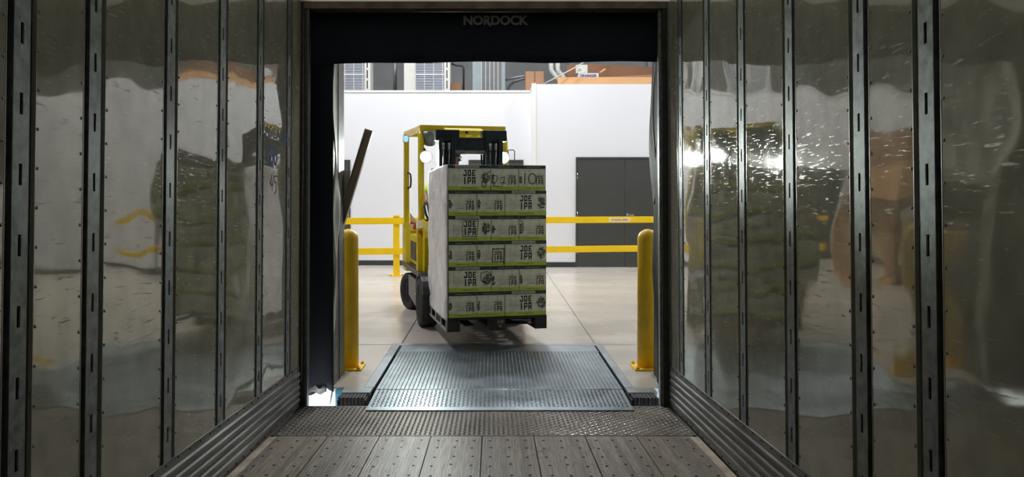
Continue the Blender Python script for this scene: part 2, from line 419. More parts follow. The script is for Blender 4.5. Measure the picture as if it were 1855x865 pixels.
# liner walls
def liner_wall(name, x, s_, m):
    b = MB()
    edges = []
    prev = .0
    for r in RIBS:
        edges.append((r + GF + GG, prev)); prev = r - GF - GG
    edges.append((NOSE, prev))
    for (a, c) in edges:
        if c - a < .005: continue
        x1 = x - s_ * .012
        b.box((min(x, x1), a, .20), (max(x, x1), c, ZT), m)
    trailer(b, name)
liner_wall('wall_left', XL, 1, 'liner')
liner_wall('wall_right', XR, -1, 'liner_right')
def post(name, x, s_, r, ztop=ZT):
    """slotted logistic post between two liner sheets; s_ = +1 faces +x"""
    b = MB()
    z0 = .272
    d = x - s_ * .02; dd = d - s_ * .004
    b.box((min(d, dd), r - GF - GG - .01, z0), (max(d, dd), r + GF + GG + .01, ztop), 'groove')
    f0, f1 = x - s_ * .003, x + s_ * .0015
    lo, hi = min(f0, f1), max(f0, f1)
    sw = .0078
    for (a, c) in ((r - GF, r - sw), (r + sw, r + GF)):
        b.box((lo, a, z0), (hi, c, ztop), 'galv')
    sb = x - s_ * .0185
    for sy in (r - GF, r + GF):
        b.box((min(sb, f1), sy - .0015, z0), (max(sb, f1), sy + .0015, ztop), 'galv_dark')
    z = z0; off = .09 + (abs(hash(round(r, 2))) % 3) * 0
    while z < ztop:
        s0 = z + off if z == z0 else z + .139
        b.box((lo, r - sw, z), (hi, r + sw, min(ztop, s0)), 'galv')
        z = s0 + .061
    b.box((min(x - s_ * .012, x - s_ * .011), r - sw, z0), (max(x - s_ * .012, x - s_ * .011), r + sw, ztop), 'slot')
    # bright sheet lips and rivets on both neighbours
    for sg in (-1, 1):
        e = r + sg * (GF + GG)
        b.box((min(x, x + s_ * .0012), min(e, e + sg * .004), z0), (max(x, x + s_ * .0012), max(e, e + sg * .004), ztop), 'rivet')
        z = .33 + (.05 if sg > 0 else 0)
        while z < ztop:
            X = Matrix.Translation((x, e + sg * .014, z)) @ Matrix.Rotation(s_ * math.pi / 2, 4, 'Y')
            b.lathe([(.0055, 0), (.0048, .0022), (.0018, .0036)], 'rivet', X, n=8)
            z += .115 if r > -3.5 else .09
    trailer(b, name)
n_t = 4
for r in RIBS:
    post('trim_%d' % n_t, XL, 1, r); n_t += 1
    post('trim_%d' % n_t, XR, -1, r); n_t += 1
# scuff plates (corrugated)
def scuff(name, x, s_):
    b = MB(); prof = [(0, .0), (.004, .006), (.004, .028)]
    z = .03
    for i in range(5):
        prof += [(.006, z + .004), (.013, z + .012), (.013, z + .028), (.006, z + .036)]; z += .045
    prof += [(.005, .262), (.005, .283), (.0, .284)]
    for (a, c) in zip(prof, prof[1:]):
        b.face([(x + s_ * a[0], NOSE, a[1]), (x + s_ * a[0], .0, a[1]), (x + s_ * c[0], .0, c[1]), (x + s_ * c[0], NOSE, c[1])], 'scuff')
    b.box((min(x - s_ * .01, x), NOSE, 0), (max(x - s_ * .01, x), 0, .27), 'galv_dark')
    y = -.08
    while y > -5:
        for z in (.272, .018):
            X = Matrix.Translation((x + s_ * .005, y, z)) @ Matrix.Rotation(s_ * math.pi / 2, 4, 'Y')
            b.lathe([(.006, 0), (.004, .003)], 'slot', X, n=8)
        y -= .125
    trailer(b, name)
scuff('baseboard_left', XL, 1); scuff('baseboard_right', XR, -1)
b = MB(); b.face([(XL - .05, NOSE, ZT), (XR + .05, NOSE, ZT), (XR + .05, .0, ZT), (XL - .05, .0, ZT)], 'roof_skin')
y = -.6
while y > NOSE: b.box((XL, y - .02, ZT - .03), (XR, y + .02, ZT - .002), 'galv_dark'); y -= .61
trailer(b, 'ceiling', label='trailer roof')
b = MB(); b.box((XL - .05, NOSE - .05, -.1), (XR + .05, NOSE, ZT + .05), 'liner'); trailer(b, 'wall_front')
for nm, x, s_ in (('wall_outer_left', XL, -1), ('wall_outer_right', XR, 1)):
    b = MB(); b.box((min(x + s_ * .026, x + s_ * .05), NOSE, -.1), (max(x + s_ * .026, x + s_ * .05), 0, ZT), 'ac_white'); trailer(b, nm)
# under-floor
b = MB(); b.box((XL - .05, NOSE, -.2), (XR + .05, .03, -.052), 'frame_dark'); trailer(b, 'trim_60')
# door frame posts and header
b = MB()
b.box((XL - .05, -.005, -.05), (XL + .028, .05, ZT + .1), 'frame_dark'); b.box((XL + .028, .01, -.05), (XL + .052, .07, ZT + .1), 'galv_dark')
b.box((XL + .036, -.001, -.05), (XL + .04, .02, ZT), 'frame_dark')
b.tube([(XL + .018, -.008, 0), (XL + .018, -.008, ZT)], .004, 'frame_brown', n=8)
trailer(b, 'trim_61', label='dark left door post of the trailer')
b = MB()
b.box((XR - .012, -.005, -.05), (XR + .05, .05, ZT + .1), 'galv_dark'); b.box((XR - .052, .0, -.05), (XR - .012, .06, ZT + .1), 'frame_dark')
b.box((XR - .068, .03, -.05), (XR - .052, .08, ZT + .1), 'galv')
trailer(b, 'trim_62', label='dark right door post of the trailer')
b = MB()
b.box((XL + .02, -.01, 2.752), (XR - .02, .06, 2.95), 'frame_brown'); b.box((XL + .02, .06, 2.742), (XR - .02, .075, 2.95), 'frame_dark')
b.tube([(XL + .08, .055, 2.748), (XR - .08, .055, 2.748)], .004, 'galv', n=8)
trailer(b, 'trim_63', label='header beam of the trailer doorway')

# writing on the left liner sheet
def PL(u, v, t): return (XL + t, u, v)
b = MB()
zc = 1.25 + .575
b.text('CASCADIA', .098, 'letter_blue', PL, 4.425 - DOOR, 1.775, width=.62, t=.0014)
b.text('800', .165, 'letter_blue', PL, 4.54 - DOOR, 1.612, width=.225, t=.0014, bold=.001)
b.strokes([(4.66 - DOOR, 1.555), (4.62 - DOOR, 1.50), (4.645 - DOOR, 1.49), (4.68 - DOOR, 1.50)], .008, 'letter_black', PL, .0014)
b.strokes([(4.665 - DOOR, 1.53), (4.662 - DOOR, 1.455)], .008, 'letter_black', PL, .0014)
b.strokes([(4.77 - DOOR, 1.55), (4.70 - DOOR, 1.548), (4.70 - DOOR, 1.515), (4.75 - DOOR, 1.51), (4.75 - DOOR, 1.455), (4.71 - DOOR, 1.44)], .008, 'letter_black', PL, .0014)
trailer(b, 'trim_64', norm=False, label='blue CASCADIA 800 lettering on the left trailer wall')

# ================================================================== DOCK AND WAREHOUSE SHELL
def struct(b, name, **k): return b.build(name, kind='structure', **k)
WY = 5.77   # outer face of dock wall
PX0, PX1, PY1 = -.88, .972, 7.40     # pit opening
b = MB()
b.box((-14, WY, -.25), (PX0 - .075, 21, 0), 'concrete'); b.box((PX1 + .065, WY, -.25), (14, 21, 0), 'concrete')
b.box((PX0 - .075, 7.47, -.25), (PX1 + .065, 21, 0), 'concrete')
for x0, x1, y0, y1 in ((-.877, -.863, 7.48, 15.7), (.969, .977, 7.48, 15.3), (-14, -.96, 7.412, 7.424), (1.04, 14, 7.412, 7.424), (-14, 14, 13.0, 13.004)):
    b.face([(x0, y0, .0008), (x1, y0, .0008), (x1, y1, .0008), (x0, y1, .0008)], 'joint')
struct(b, 'floor', label='polished warehouse concrete slab')
b = MB()   # pit
b.box((PX0 - .07, 5.8, -.62), (PX1 + .06, 7.46, -.6), 'pit'); b.box((PX0 - .074, 5.8, -.6), (PX0 - .05, 7.46, -.021), 'pit')
b.box((PX1 + .04, 5.8, -.6), (PX1 + .064, 7.46, -.021), 'pit'); b.box((PX0, 7.44, -.6), (PX1, 7.468, -.021), 'pit')
struct(b, 'wall_pit')
b = MB()   # dock wall with opening
JL, JR, HT = -1.235, 1.30, 3.0
b.box((-14, WY + .01, 0), (JL, 6.0, 8.5), 'grey_wall'); b.box((JR, WY + .01, 0), (14, 6.0, 8.5), 'grey_wall'); b.box((JL, WY + .01, HT), (JR, 6.0, 8.5), 'grey_wall')
struct(b, 'wall_dock')
b = MB()
b.box((-14, WY - .005, -1.25), (PX0 - .08, WY, -.004), 'exterior'); b.box((PX1 + .07, WY - .005, -1.25), (14, WY, -.004), 'exterior')
b.box((PX0 - .08, WY - .005, -1.25), (PX1 + .07, WY, -.5), 'exterior')
b.box((-14, WY - .005, 0.004), (-1.6, WY + .005, 8.5), 'exterior'); b.box((1.65, WY - .005, 0.004), (14, WY + .005, 8.5), 'exterior')
struct(b, 'wall_outside')
b = MB(); b.box((-40, -30, -1.3), (40, WY - .01, -1.25), 'apron_concrete'); struct(b, 'ground')
b = MB(); b.box((-14.1, 6, 0), (-14, 21, 8.5), 'white_wall'); struct(b, 'wall_left')
b = MB(); b.box((14, 6, 0), (14.1, 21, 8.5), 'white_wall'); struct(b, 'wall_right')
b = MB(); b.box((-14, 21, 0), (14, 21.1, 8.5), 'grey_wall')
for i in range(-6, 7): b.box((i * 2.1 - .09, 20.9, 3.4), (i * 2.1 + .09, 21, 8.5), 'panel_grey')
struct(b, 'wall_rear')
b = MB(); b.box((-14, 5.77, 8.5), (14, 21.1, 8.6), 'ceiling_grey'); struct(b, 'ceiling')
# office blocks
LY, RY, LZ, RZ, SX = 15.7, 15.3, 3.475, 3.575, .765
b = MB(); b.box((-14, LY, 0), (SX, LY + .12, LZ), 'white_wall'); b.box((-14, LY, LZ), (SX, 19.5, LZ + .02), 'grey_wall'); struct(b, 'wall_office_left')
b = MB(); b.box((SX, RY, 0), (14, RY + .12, RZ), 'white_wall'); b.box((SX, RY + .12, 0), (SX + .1, 19.5, RZ), 'white_wall')
b.box((SX + .1, RY + .12, RZ - .02), (14, 19.5, RZ), 'grey_wall'); struct(b, 'wall_office_right')
b = MB(); b.box((SX - .012, RY - .02, 0), (SX + .075, RY + .05, RZ + .012), 'white_trim', bev=.004); struct(b, 'trim_70')
b = MB(); b.box((-14, LY - .012, LZ - .01), (SX - .02, LY + .15, LZ + .03), 'white_trim'); struct(b, 'trim_71')
b = MB(); b.box((-14, LY - .012, 0), (SX - .014, LY, .10), 'base_dark'); struct(b, 'baseboard_left')
b = MB(); b.box((SX + .08, RY - .012, 0), (1.61, RY, .10), 'base_dark'); b.box((3.56, RY - .012, 0), (14, RY, .10), 'base_dark'); struct(b, 'baseboard_right')
# doors
def door_pair(name, x0, x1, ht, Yf, split, handle_x):
    root = bpy.data.objects.new(name, None); COL.objects.link(root); root['kind'] = 'structure'; root.location = (x0, Yf, 0)
    W = x1 - x0
    b = MB()
    for a in (0, W - .03): b.box((a, -.03, 0), (a + .03, .0, ht), 'door_grey')
    b.box((0.03, -.03, ht - .035), (W - .03, 0, ht), 'door_grey'); b.build('door_frame', root)
    s_ = split - x0
    for a, c in ((.034, s_ - .003), (s_ + .003, W - .034)):
        b = MB(); b.box((a, -.022, .012), (c, -.001, ht - .04), 'door_grey', bev=.002); b.build('leaf', root)
    for hx in (.032, W - .032):
        for hz in (.32, 1.02, 1.78):
            b = MB(); b.tube([(hx, -.033, hz - .06), (hx, -.033, hz + .06)], .009, 'chrome', n=8); b.build('hinge', root)
    b = MB(); hx = handle_x - x0
    b.lathe([(.032, 0), (.032, .006), (.012, .01), (.012, .045)], 'chrome', Matrix.Translation((hx, -.022, 1.02)) @ Matrix.Rotation(math.pi / 2, 4, 'X'), n=16)
    b.tube([(hx, -.066, 1.02), (hx + .12, -.07, 1.02)], .011, 'chrome', n=8)
    b.build('door_handle', root)
door_pair('door_1', 1.615, 3.555, 2.152, RY, 2.57, 2.63)
door_pair('door_2', -.487, 1.61 - 1.0, 2.115, LY, .06, .12)
door_pair('door_3', -4.80, -2.855, 2.115, LY, -3.83, -3.0)

# high bay lamps (above the frame)
def high_bay(x, y, i):
    t = thing('high_bay_light', 'round grey high bay lamp under the warehouse ceiling', 'lamp', (x, y, 7.6), group='high bay lamps')
    b = MB(); b.lathe([(.05, .5), (.09, .48), (.13, .30), (.30, .06), (.31, 0), (.29, 0), (.12, .26), (.0, .28)], 'panel_grey', n=24); b.build('lamp_shade', t)
    b = MB(); b.lathe([(.28, .0), (.28, -.01), (0, -.015)], 'lamp_diffuser', n=24); b.build('diffuser', t)
    b = MB(); b.tube([(0, 0, .5), (0, 0, .9)], .01, 'pipe_grey'); b.build('hanger', t)
    l = bpy.data.lights.new('bay', 'AREA'); l.shape = 'DISK'; l.size = .6; l.energy = HIGH_BAY_W; l.color = (.97, .98, 1)
    lo = bpy.data.objects.new('bay', l); COL.objects.link(lo); lo.parent = t; lo.location = (0, 0, -.03)
for i, (x, y) in enumerate(HIGH_BAYS): high_bay(x, y, i)

# ================================================================== DOCK LEVELER
lv = thing('dock_leveler', 'galvanised diamond tread dock leveler bridging dock and trailer floor', 'dock leveler', (.046, 5.77, 0))
def LX(x): return x - .046
b = MB()
y0 = 5.68 - 5.77; y1 = 7.05 - 5.77; dx = .8955
b.box((-dx, y0, -.018), (dx, y1, .010), 'steel_tread')
tread(b, -dx + .01, dx - .01, y0 + .006, y1 - .012, .010, 'steel_tread', pitch=.030, lines=True, L=.034, W=.012)
b.build('deck', lv)
b = MB()
yf = 5.222 - 5.77; zf0, zf1 = -.016, .009
def zl(y): return zf0 + (y - yf) / (y0 - .004 - yf) * (zf1 - zf0)
c0 = yf + .055
b.prism([(yf, zl(yf) - .004), (yf, zl(yf)), (c0, zl(c0)), (y0 - .004, zf1), (y0 - .004, zf1 - .02), (yf + .02, zl(yf) - .014)], -dx + .0, dx - .0, 'steel_tread', 'x')
tread(b, -dx + .015, dx - .015, c0 + .004, y0 - .008, 0, 'steel_tread', pitch=.029, zf=zl)
b.build('lip', lv)
b = MB(); b.tube([(-dx, y0 - .002, .002), (dx, y0 - .002, .002)], .010, 'steel_flat', n=12); b.build('lip_hinge', lv)
b = MB(); b.box((-dx - .005, y1 + .006, -.03), (dx + .012, 7.36 - 5.77, .002), 'steel_flat')
for i in range(9): b.tube([(-dx + .02 + i * .2, y1 + .003, .003), (-dx + .16 + i * .2, y1 + .003, .003)], .007, 'steel_flat', n=8)
b.build('rear_hinge', lv)
b = MB()
fx0, fx1 = LX(PX0), LX(PX1)
b.box((fx0 - .072, -.0, -.02), (fx0, 7.47 - 5.77, .0015), 'steel_flat'); b.box((fx1, 0, -.02), (fx1 + .062, 7.47 - 5.77, .0015), 'steel_flat')
b.box((fx0, 7.37 - 5.77, -.02), (fx1, 7.47 - 5.77, .0015), 'steel_flat')
b.build('frame', lv)
b = MB()
for sx in (-1, 1):
    b.box((sx * dx - .006, y0 + .01, -.20), (sx * dx + .006, y1, -.012), 'pit')
b.box((-dx, y0 + .01, -.2), (dx, y0 + .03, -.03), 'pit')
b.build('skirt', lv)
# bumpers
def bumper(x0, x1, label):
    t = thing('dock_bumper', label, 'dock bumper', ((x0 + x1) / 2, 5.62, 0), group='dock bumpers')
    hw = (x1 - x0) / 2
    b = MB(); n = 14; wv = 2 * hw / n
    for i in range(n):
        b.box((-hw + i * wv + .001, -.13 + (i % 3) * .002, -.30), (-hw + (i + 1) * wv - .001, .0, -.003 - (i % 2) * .003), 'laminate_light' if i % 2 else 'rubber')
    b.build('rubber_block', t)
    b = MB(); b.box((hw + .002, -.135, -.28), (hw + .010, .145, -.02), 'truck_black'); b.box((-hw - .01, -.135, -.28), (-hw - .002, .145, -.02), 'truck_black')
    for s_ in (-1, 1): b.tube([(-hw - .006, -.12, -.06), (hw + .018, -.12, -.06)], .006, 'galv', n=8)
    b.build('bracket', t)
    b = MB(); b.box((-hw - .01, .003, -.02), (hw + .02, .15, .0), 'steel_flat'); b.build('top_plate', t)
bumper(-1.085, -.905, 'black laminated rubber dock bumper on the left under the leveler edge')
bumper(.985, 1.165, 'black laminated rubber dock bumper on the right beside the leveler')
b = MB(); b.box((-.028, -.02, -.30), (.028, 0, -.012), 'blue_paint', bev=.003)
for z in (-.07, -.2): b.tube([(.0, -.026, z), (0, -.018, z)], .010, 'slot', n=10)
b.build('bumper_plate', loc=(-1.132, 5.762, 0), label='blue painted steel plate with bolt hole beside the left bumper', category='plate')

# ================================================================== DOCK SHELTER CURTAINS
def sheet(b, P, nu, nv, m, thick=None):
    V = [[b.bm.verts.new(P(i / nu, j / nv)) for j in range(nv + 1)] for i in range(nu + 1)]; k = b.mi(m)
    for i in range(nu):
        for j in range(nv):
            f = b.bm.faces.new((V[i][j], V[i + 1][j], V[i + 1][j + 1], V[i][j + 1])); f.material_index = k; f.smooth = True
def solid(o, t=.004, off=0):
    md = o.modifiers.new('thickness', 'SOLIDIFY'); md.thickness = t; md.offset = off; return o
CY = 5.60
t = thing('head_curtain', 'black fabric dock shelter head curtain hanging across the doorway top', 'curtain', (0, CY, 2.4))
def P(u, v):
    x = -1.65 + 3.35 * u
    zb = at(893 + x * 1420 / CY, 117.0 - 6 * (u) + 1.2 * math.sin(u * 23) + 1.0 * math.sin(u * 9 + 1), CY).z - 2.4
    return (x, .012 * math.sin(u * 14) * (1 - v), zb + (.62 - zb) * v)
b = MB(); sheet(b, P, 60, 10, 'curtain'); solid(b.build('fabric', t), .006)
def PH(u, v, tt): return (u, -.018 - tt, v)
b = MB()
lx0 = (840 - 893) * CY / 1420; lz = at(0, 46.5, CY).z - 2.4; lw = 117 * CY / 1420
b.text('NORDOCK', .087, 'logo_grey', PH, lx0, lz, width=lw, bold=.0035)
b.strokes([(lx0 + lw * .345, lz + .02), (lx0 + lw * .385, lz - .0), (lx0 + lw * .42, lz - .012)], .010, 'logo_grey', PH)
b.build('logo', t, norm=False, label='grey NORDOCK lettering')
# left side curtain
t = thing('side_curtain', 'black fabric dock shelter curtain at the left of the doorway', 'curtain', (-1.3, CY, 0), group='dock shelter side curtains')
xe = at(604, 0, CY + .03).x + 1.3
def P(u, v):
    z = -.005 + 2.72 * v
    x = -.35 + (xe + .35) * u
    zz = z + (.02 * math.sin(u * 17) + (0.03 if u > .8 else 0)) * (1 - v) ** 6
    return (x, .03 + .012 * math.sin(u * 11 + v * 2), zz)
b = MB(); sheet(b, P, 24, 40, 'curtain'); solid(b.build('fabric', t), .006)
def P(u, v):   # folded flap running back towards the warehouse
    z = -.09 + 2.70 * v
    x = xe + .004 - .03 * u * (1 + .6 * math.sin(v * 9)) + .01 * math.sin(v * 21 + u * 3) - .035 * (1 - v) ** 8
    return (x, .03 + .24 * u, z + .12 * u * (1 - v) ** 10 * 1.0)
b = MB(); sheet(b, P, 8, 60, 'curtain_edge'); solid(b.build('edge_flap', t), .005)
def P(u, v):
    return (-.12 + .22 * u, .028 - .02 * math.sin(u * 9) * v, -.005 + .05 * v + .012 * math.sin(u * 14))
b = MB(); sheet(b, P, 18, 5, 'clear_plastic'); solid(b.build('torn_film', t), .002)
# right side curtain: wrinkled, pulled back
t = thing('side_curtain', 'wrinkled black vinyl dock shelter curtain at the right of the doorway', 'curtain', (1.25, CY, 0), group='dock shelter side curtains')
def edge_x(z, Y): 
    return 0
def P(u, v):
    Y = CY + .02 + .55 * (1 - u)
    pyv = 690 - (690 - 95) * v
    pxi = 1181 + 4.5 * math.sin(v * 6.0 + .4) * (1 - v * .3) + (6 * (1 - v) ** 2.5) + 2 * math.sin(v * 17)
    px = pxi * (1 - u) + 1199 * u
    x = (px - 893) * Y / 1420 + .010 * math.sin(u * 9 + v * 14)
    return (x - 1.25, Y - CY, (.02 + 2.55 * v))
b = MB(); sheet(b, P, 14, 80, 'vinyl_black'); solid(b.build('fabric', t), .005)
def P(u, v): return (-.055 + .45 * u, .03 + .01 * math.sin(u * 9), -.0 + 2.75 * v)
b = MB(); sheet(b, P, 10, 20, 'curtain'); solid(b.build('outer_panel', t), .006)
def P(u, v):
    Y = CY + .34 - .02 * u
    px = 1186 + 3.0 * math.sin(v * 7) + 3 * u
    return ((px - 893) * Y / 1420 - 1.25 - .012, Y - CY, 1.35 + 1.07 * v)
b = MB(); sheet(b, P, 3, 30, 'curtain_edge'); solid(b.build('pale_edge', t), .003)  # paler strip along the curtain's inner edge
# shelter frame; side seals added to keep daylight off the curtains
b = MB()
b.box((-1.70, 5.36, .02), (-1.40, 5.40, 3.2), 'curtain'); b.box((1.285, 5.36, .02), (1.74, 5.40, 3.2), 'curtain')
b.box((-1.70, 5.36, -.1), (-1.66, WY, 3.2), 'curtain'); b.box((1.70, 5.36, -.1), (1.74, WY, 3.2), 'curtain')
b.box((-1.70, 5.3, 3.1), (1.74, WY, 3.2), 'curtain'); b.box((-1.66, 5.40, 2.95), (1.70, CY, 3.1), 'curtain')
b.build('shelter_frame', label='black dock shelter frame around the trailer rear', category='frame')
# door tracks/jamb steel
b = MB(); xj = at(621, 0, 6.2).x
b.box((JL, WY + .012, .0), (xj, 6.26, 3.0), 'jamb_steel'); b.box((JL - .05, 6.0, 0), (JL, 6.06, 3.), 'frame_dark')
b.box((xj, 6.02, 0), (xj + .004, 6.05, 2.9), 'frame_dark')
for i in range(9): b.box((xj - .045, 5.775, .3 + i * .3), (xj - .01, 5.80, .312 + i * .3), 'channel_brown')
struct(b, 'trim_72', label='dark steel door jamb behind the left curtain')
b = MB(); b.box((1.275, WY + .2, 0), (JR, 6.2, 3.0), 'frame_dark'); struct(b, 'trim_73')

# ================================================================== BOLLARDS
def bollard(x, y, label, rz=0):
    t = thing('bollard', label, 'bollard', (x, y, 0), rz, group='yellow bollards')
    H = 1.085; r = .084
    b = MB(); b.lathe([(r, .012), (r, H - .02)] + [(r * math.cos(a), H - .02 + .078 * math.sin(a)) for a in [i * math.pi / 2 / 7 for i in range(1, 7)]] + [(.001, H + .06)], 'bollard_yellow', n=36); b.build('post', t)
    b = MB(); b.box((-.125, -.125, 0), (.125, .125, .013), 'bollard_yellow', bev=.002); b.build('base_plate', t)
    for sx in (-1, 1):
        for sy in (-1, 1):
            b = MB(); b.lathe([(.016, .013), (.016, .024), (.007, .025), (.007, .036), (0.001, .037)], 'bollard_yellow', Matrix.Translation((sx * .10, sy * .10, 0)), n=6); b.build('bolt', t)
    return t
BL = bollard(-1.19, 6.43, 'yellow steel bollard on a bolted plate, left of the leveler')
dup(BL, (1.272, 6.43, 0), label='yellow steel bollard on a bolted plate, right of the leveler')

# ================================================================== GUARD RAIL
A = Vector((-3.4, 13.45, 0)); B_ = Vector((4.2, 14.62, 0)); d = (B_ - A); ln = d.length; ang = math.atan2(d.y, d.x)
t = thing('guard_rail', 'long yellow two-rail safety barrier in front of the white office wall', 'guard rail', A, ang)
for z in (1.02, .49):
    b = MB(); b.box((0, -.045, z - .115), (ln, -.02, z), 'yellow', bev=.004)
    b.build('rail', t)
def along(px):   # parameter where the rail line crosses the image column
    k = (px - 893) / 1420
    return (k * A.y - A.x) / (math.cos(ang) - k * math.sin(ang))
for px in (718, 958, 1206, 480):
    s_ = along(px)
    b = MB(); b.box((s_ - .055, -.02, .012), (s_ + .055, .06, 1.05), 'yellow', bev=.004); b.box((s_ - .058, -.05, 1.03), (s_ + .058, .064, 1.055), 'yellow')
    p = b.build('post', t)
    b = MB(); b.box((s_ - .13, -.09, 0), (s_ + .13, .11, .014), 'yellow', bev=.002)
    for sx in (-1, 1): b.tube([(s_ + sx * .1, -.06, .014), (s_ + sx * .1, -.06, .03)], .012, 'galv_dark', n=6)
    b.build('base_plate', p)
b = MB(); s0, s1 = along(1102), along(1140)
b.box((s0, -.0475, .92), (s1, -.0453, 1.0), 'sticker')
def PS(u, v, tt): return (u, -.0476 - tt, v)
b.text('STAGING AREA', .045, 'sticker_ink', PS, s0 + .04, .945, width=s1 - s0 - .08, bold=.001)
b.build('sign', t, norm=False, label='cream STAGING AREA strip')

# ================================================================== LEANING CHANNELS left
def channel(name, p0, p1, wid, m, label, cat, dep=.05):
    p0, p1 = Vector(p0), Vector(p1); mid = p0; z = (p1 - p0).normalized(); x = z.cross(Vector((0, -1, 0))).normalized() * -1; y = z.cross(x)
    X = Matrix((x, y, z)).transposed().to_4x4()
    L_ = (p1 - p0).length; b = MB()
    b.box((-wid / 2, -.004, 0), (wid / 2, .0, L_), m); b.box((-wid / 2, 0, 0), (-wid / 2 + .004, dep, L_), m); b.box((wid / 2 - .004, 0, 0), (wid / 2, dep, L_), m)
    b.box((-wid / 2 + .012, -.006, .02), (-wid / 2 + .02, -.004, L_ - .02), 'galv_dark')
    o = b.build(name); o.matrix_world = Matrix.Translation(p0) @ X; o['label'] = label; o['category'] = cat
Yc = 6.275
channel('steel_channel', at(612, 424, Yc), at(670, 236, Yc), .064, 'channel_brown', 'long brown steel channel slanting up behind the left curtain', 'channel')
channel('steel_plate', at(611, 405, Yc - .012), at(629, 309, Yc - .012), .065, 'channel_grey', 'short grey steel plate leaning beside the long brown channel', 'plate', .01)

# ================================================================== THINGS ON THE OFFICE ROOF
def on_roof(px, Y, z=LZ + .032): return (at(px, 0, Y).x, Y, z)
def condenser(px, label):
    t = thing('condenser_unit', label, 'air conditioner', on_roof(px, 16.5), group='rooftop condenser units')
    W, D, H = .97, .42, 1.05
    b = MB(); b.box((0, 0, .03), (W, D, H), 'ac_white', bev=.01)
    b.box((.24, -.004, .10), (W - .125, .001, H - .06), 'ac_dark'); b.build('casing', t)
    b = MB()
    for i in range(26):
        z = .11 + i * (H - .18) / 26; b.box((.24, -.016, z), (W - .125, -.006, z + .015), 'ac_slat')
    for i in range(4): x = .24 + i * (W - .365) / 3.2; b.box((x, -.02, .10), (x + .012, -.012, H - .06), 'ac_white')
    for z in (.42, .72): b.box((.24, -.022, z), (W - .125, -.014, z + .02), 'ac_white')
    b.build('grille', t)
    b = MB()
    for z in (.14, .36, .58, .80): b.box((W - .075, -.004, z), (W - .055, .002, z + .17), 'slot')
    b.build('vent_slot', t)
    for x in (.08, W - .14):
        b = MB(); b.box((x, -.02, 0), (x + .06, D + .02, .03), 'galv'); b.build('foot', t)
    return t
c1 = condenser(732, 'white air conditioner condenser on the office roof, the one fully in view')
dup(c1, on_roof(588, 16.5), label='white air conditioner condenser at the left end of the office roof, cut by the curtain')
t = thing('electrical_cabinet', 'grey ribbed electrical cabinet on the office roof', 'cabinet', on_roof(856, 16.8))
b = MB(); W = .70; b.box((0, 0, 0), (W, .35, 1.15), 'panel_grey', bev=.008); b.build('casing', t)
b = MB()
for i in range(5): b.box((.19 + i * .088, -.018, .06), (.20 + i * .088, -.0, 1.1), 'ac_white'); b.box((.20 + i * .088, -.006, .06), (.27 + i * .088, .0, 1.1), 'pipe_grey')
b.build('ribbed_door', t)
b = MB(); b.box((.27, -.022, .80), (.42, -.018, .84), 'red_label'); b.build('sticker', t)
b = MB(); b.tube([at(716, 165, 17.2) + Vector((0, 0, -.12)), at(716, 95, 17.2)], .04, 'pipe_grey', n=16); b.build('steel_column', label='thin grey vertical column between the two condensers', category='column')
b = MB(); b.tube([Vector((at(840, 0, 17).x, 17, LZ + .022)), at(840, 124, 17), at(838, 120, 17), at(826, 119, 17), at(818, 116, 17)], .022, 'pipe_black', n=10); b.build('black_pipe', label='black elbowed pipe left of the grey cabinet', category='pipe')
def carton(name, p0, p1, Y, d, m, label, rz=0, zb=None, tape=True):
    a = at(p0[0], p0[1], Y); c = at(p1[0], p1[1], Y); z0 = zb if zb is not None else c.z
    w_ = c.x - a.x; h = a.z - z0
    b = MB(); b.box((0, 0, 0), (w_, d, h), m, bev=.003)
    if tape: b.box((w_ * .46, -.002, h * .55), (w_ * .54, 0, h), 'cardboard_dark'); b.box((0, -.001, h * .97), (w_, d, h + .001), m)
    return b.build(name, loc=(a.x, Y, z0), rz=rz, label=label, category='box')
carton('cardboard_box', (817, 151), (836, 165), 16.6, .3, 'cardboard_dark', 'small brown cardboard box beside the condenser on the roof', zb=LZ + .03)
carton('cardboard_box', (952, 130), (985, 160), 16.4, .35, 'cardboard', 'tan cardboard box standing right of the grey cabinet', zb=LZ + .03)
# grey conduits
for k, (p, lab) in enumerate(((((915, 145), (935, 141), (949, 139), (960, 138)), 'upper grey conduit bending beside the tan box'), (((918, 170), (922, 158), (930, 149), (949, 143), (962, 141)), 'lower grey conduit curving down to the roof'))):
    b = MB(); b.tube([at(x, y, 16.9 + .12 * k) for x, y in p] , .03, 'pipe_grey', n=10)
    b.build('conduit', label=lab, category='pipe', group='grey conduits')
for k, x in enumerate((998, 1010)):
    b = MB(); b.tube([at(x, 95, 17.0), at(x, 126, 17), at(x + 2, 131, 17), at(x + 9, 139, 17), at(x + 15, 150, 17)], .052, 'pipe_white', n=14)
    b.build('drain_pipe', label=('white bent drain pipe nearer the tan box' if k == 0 else 'white bent drain pipe nearer the stacked boards'), category='pipe', group='white drain pipes')
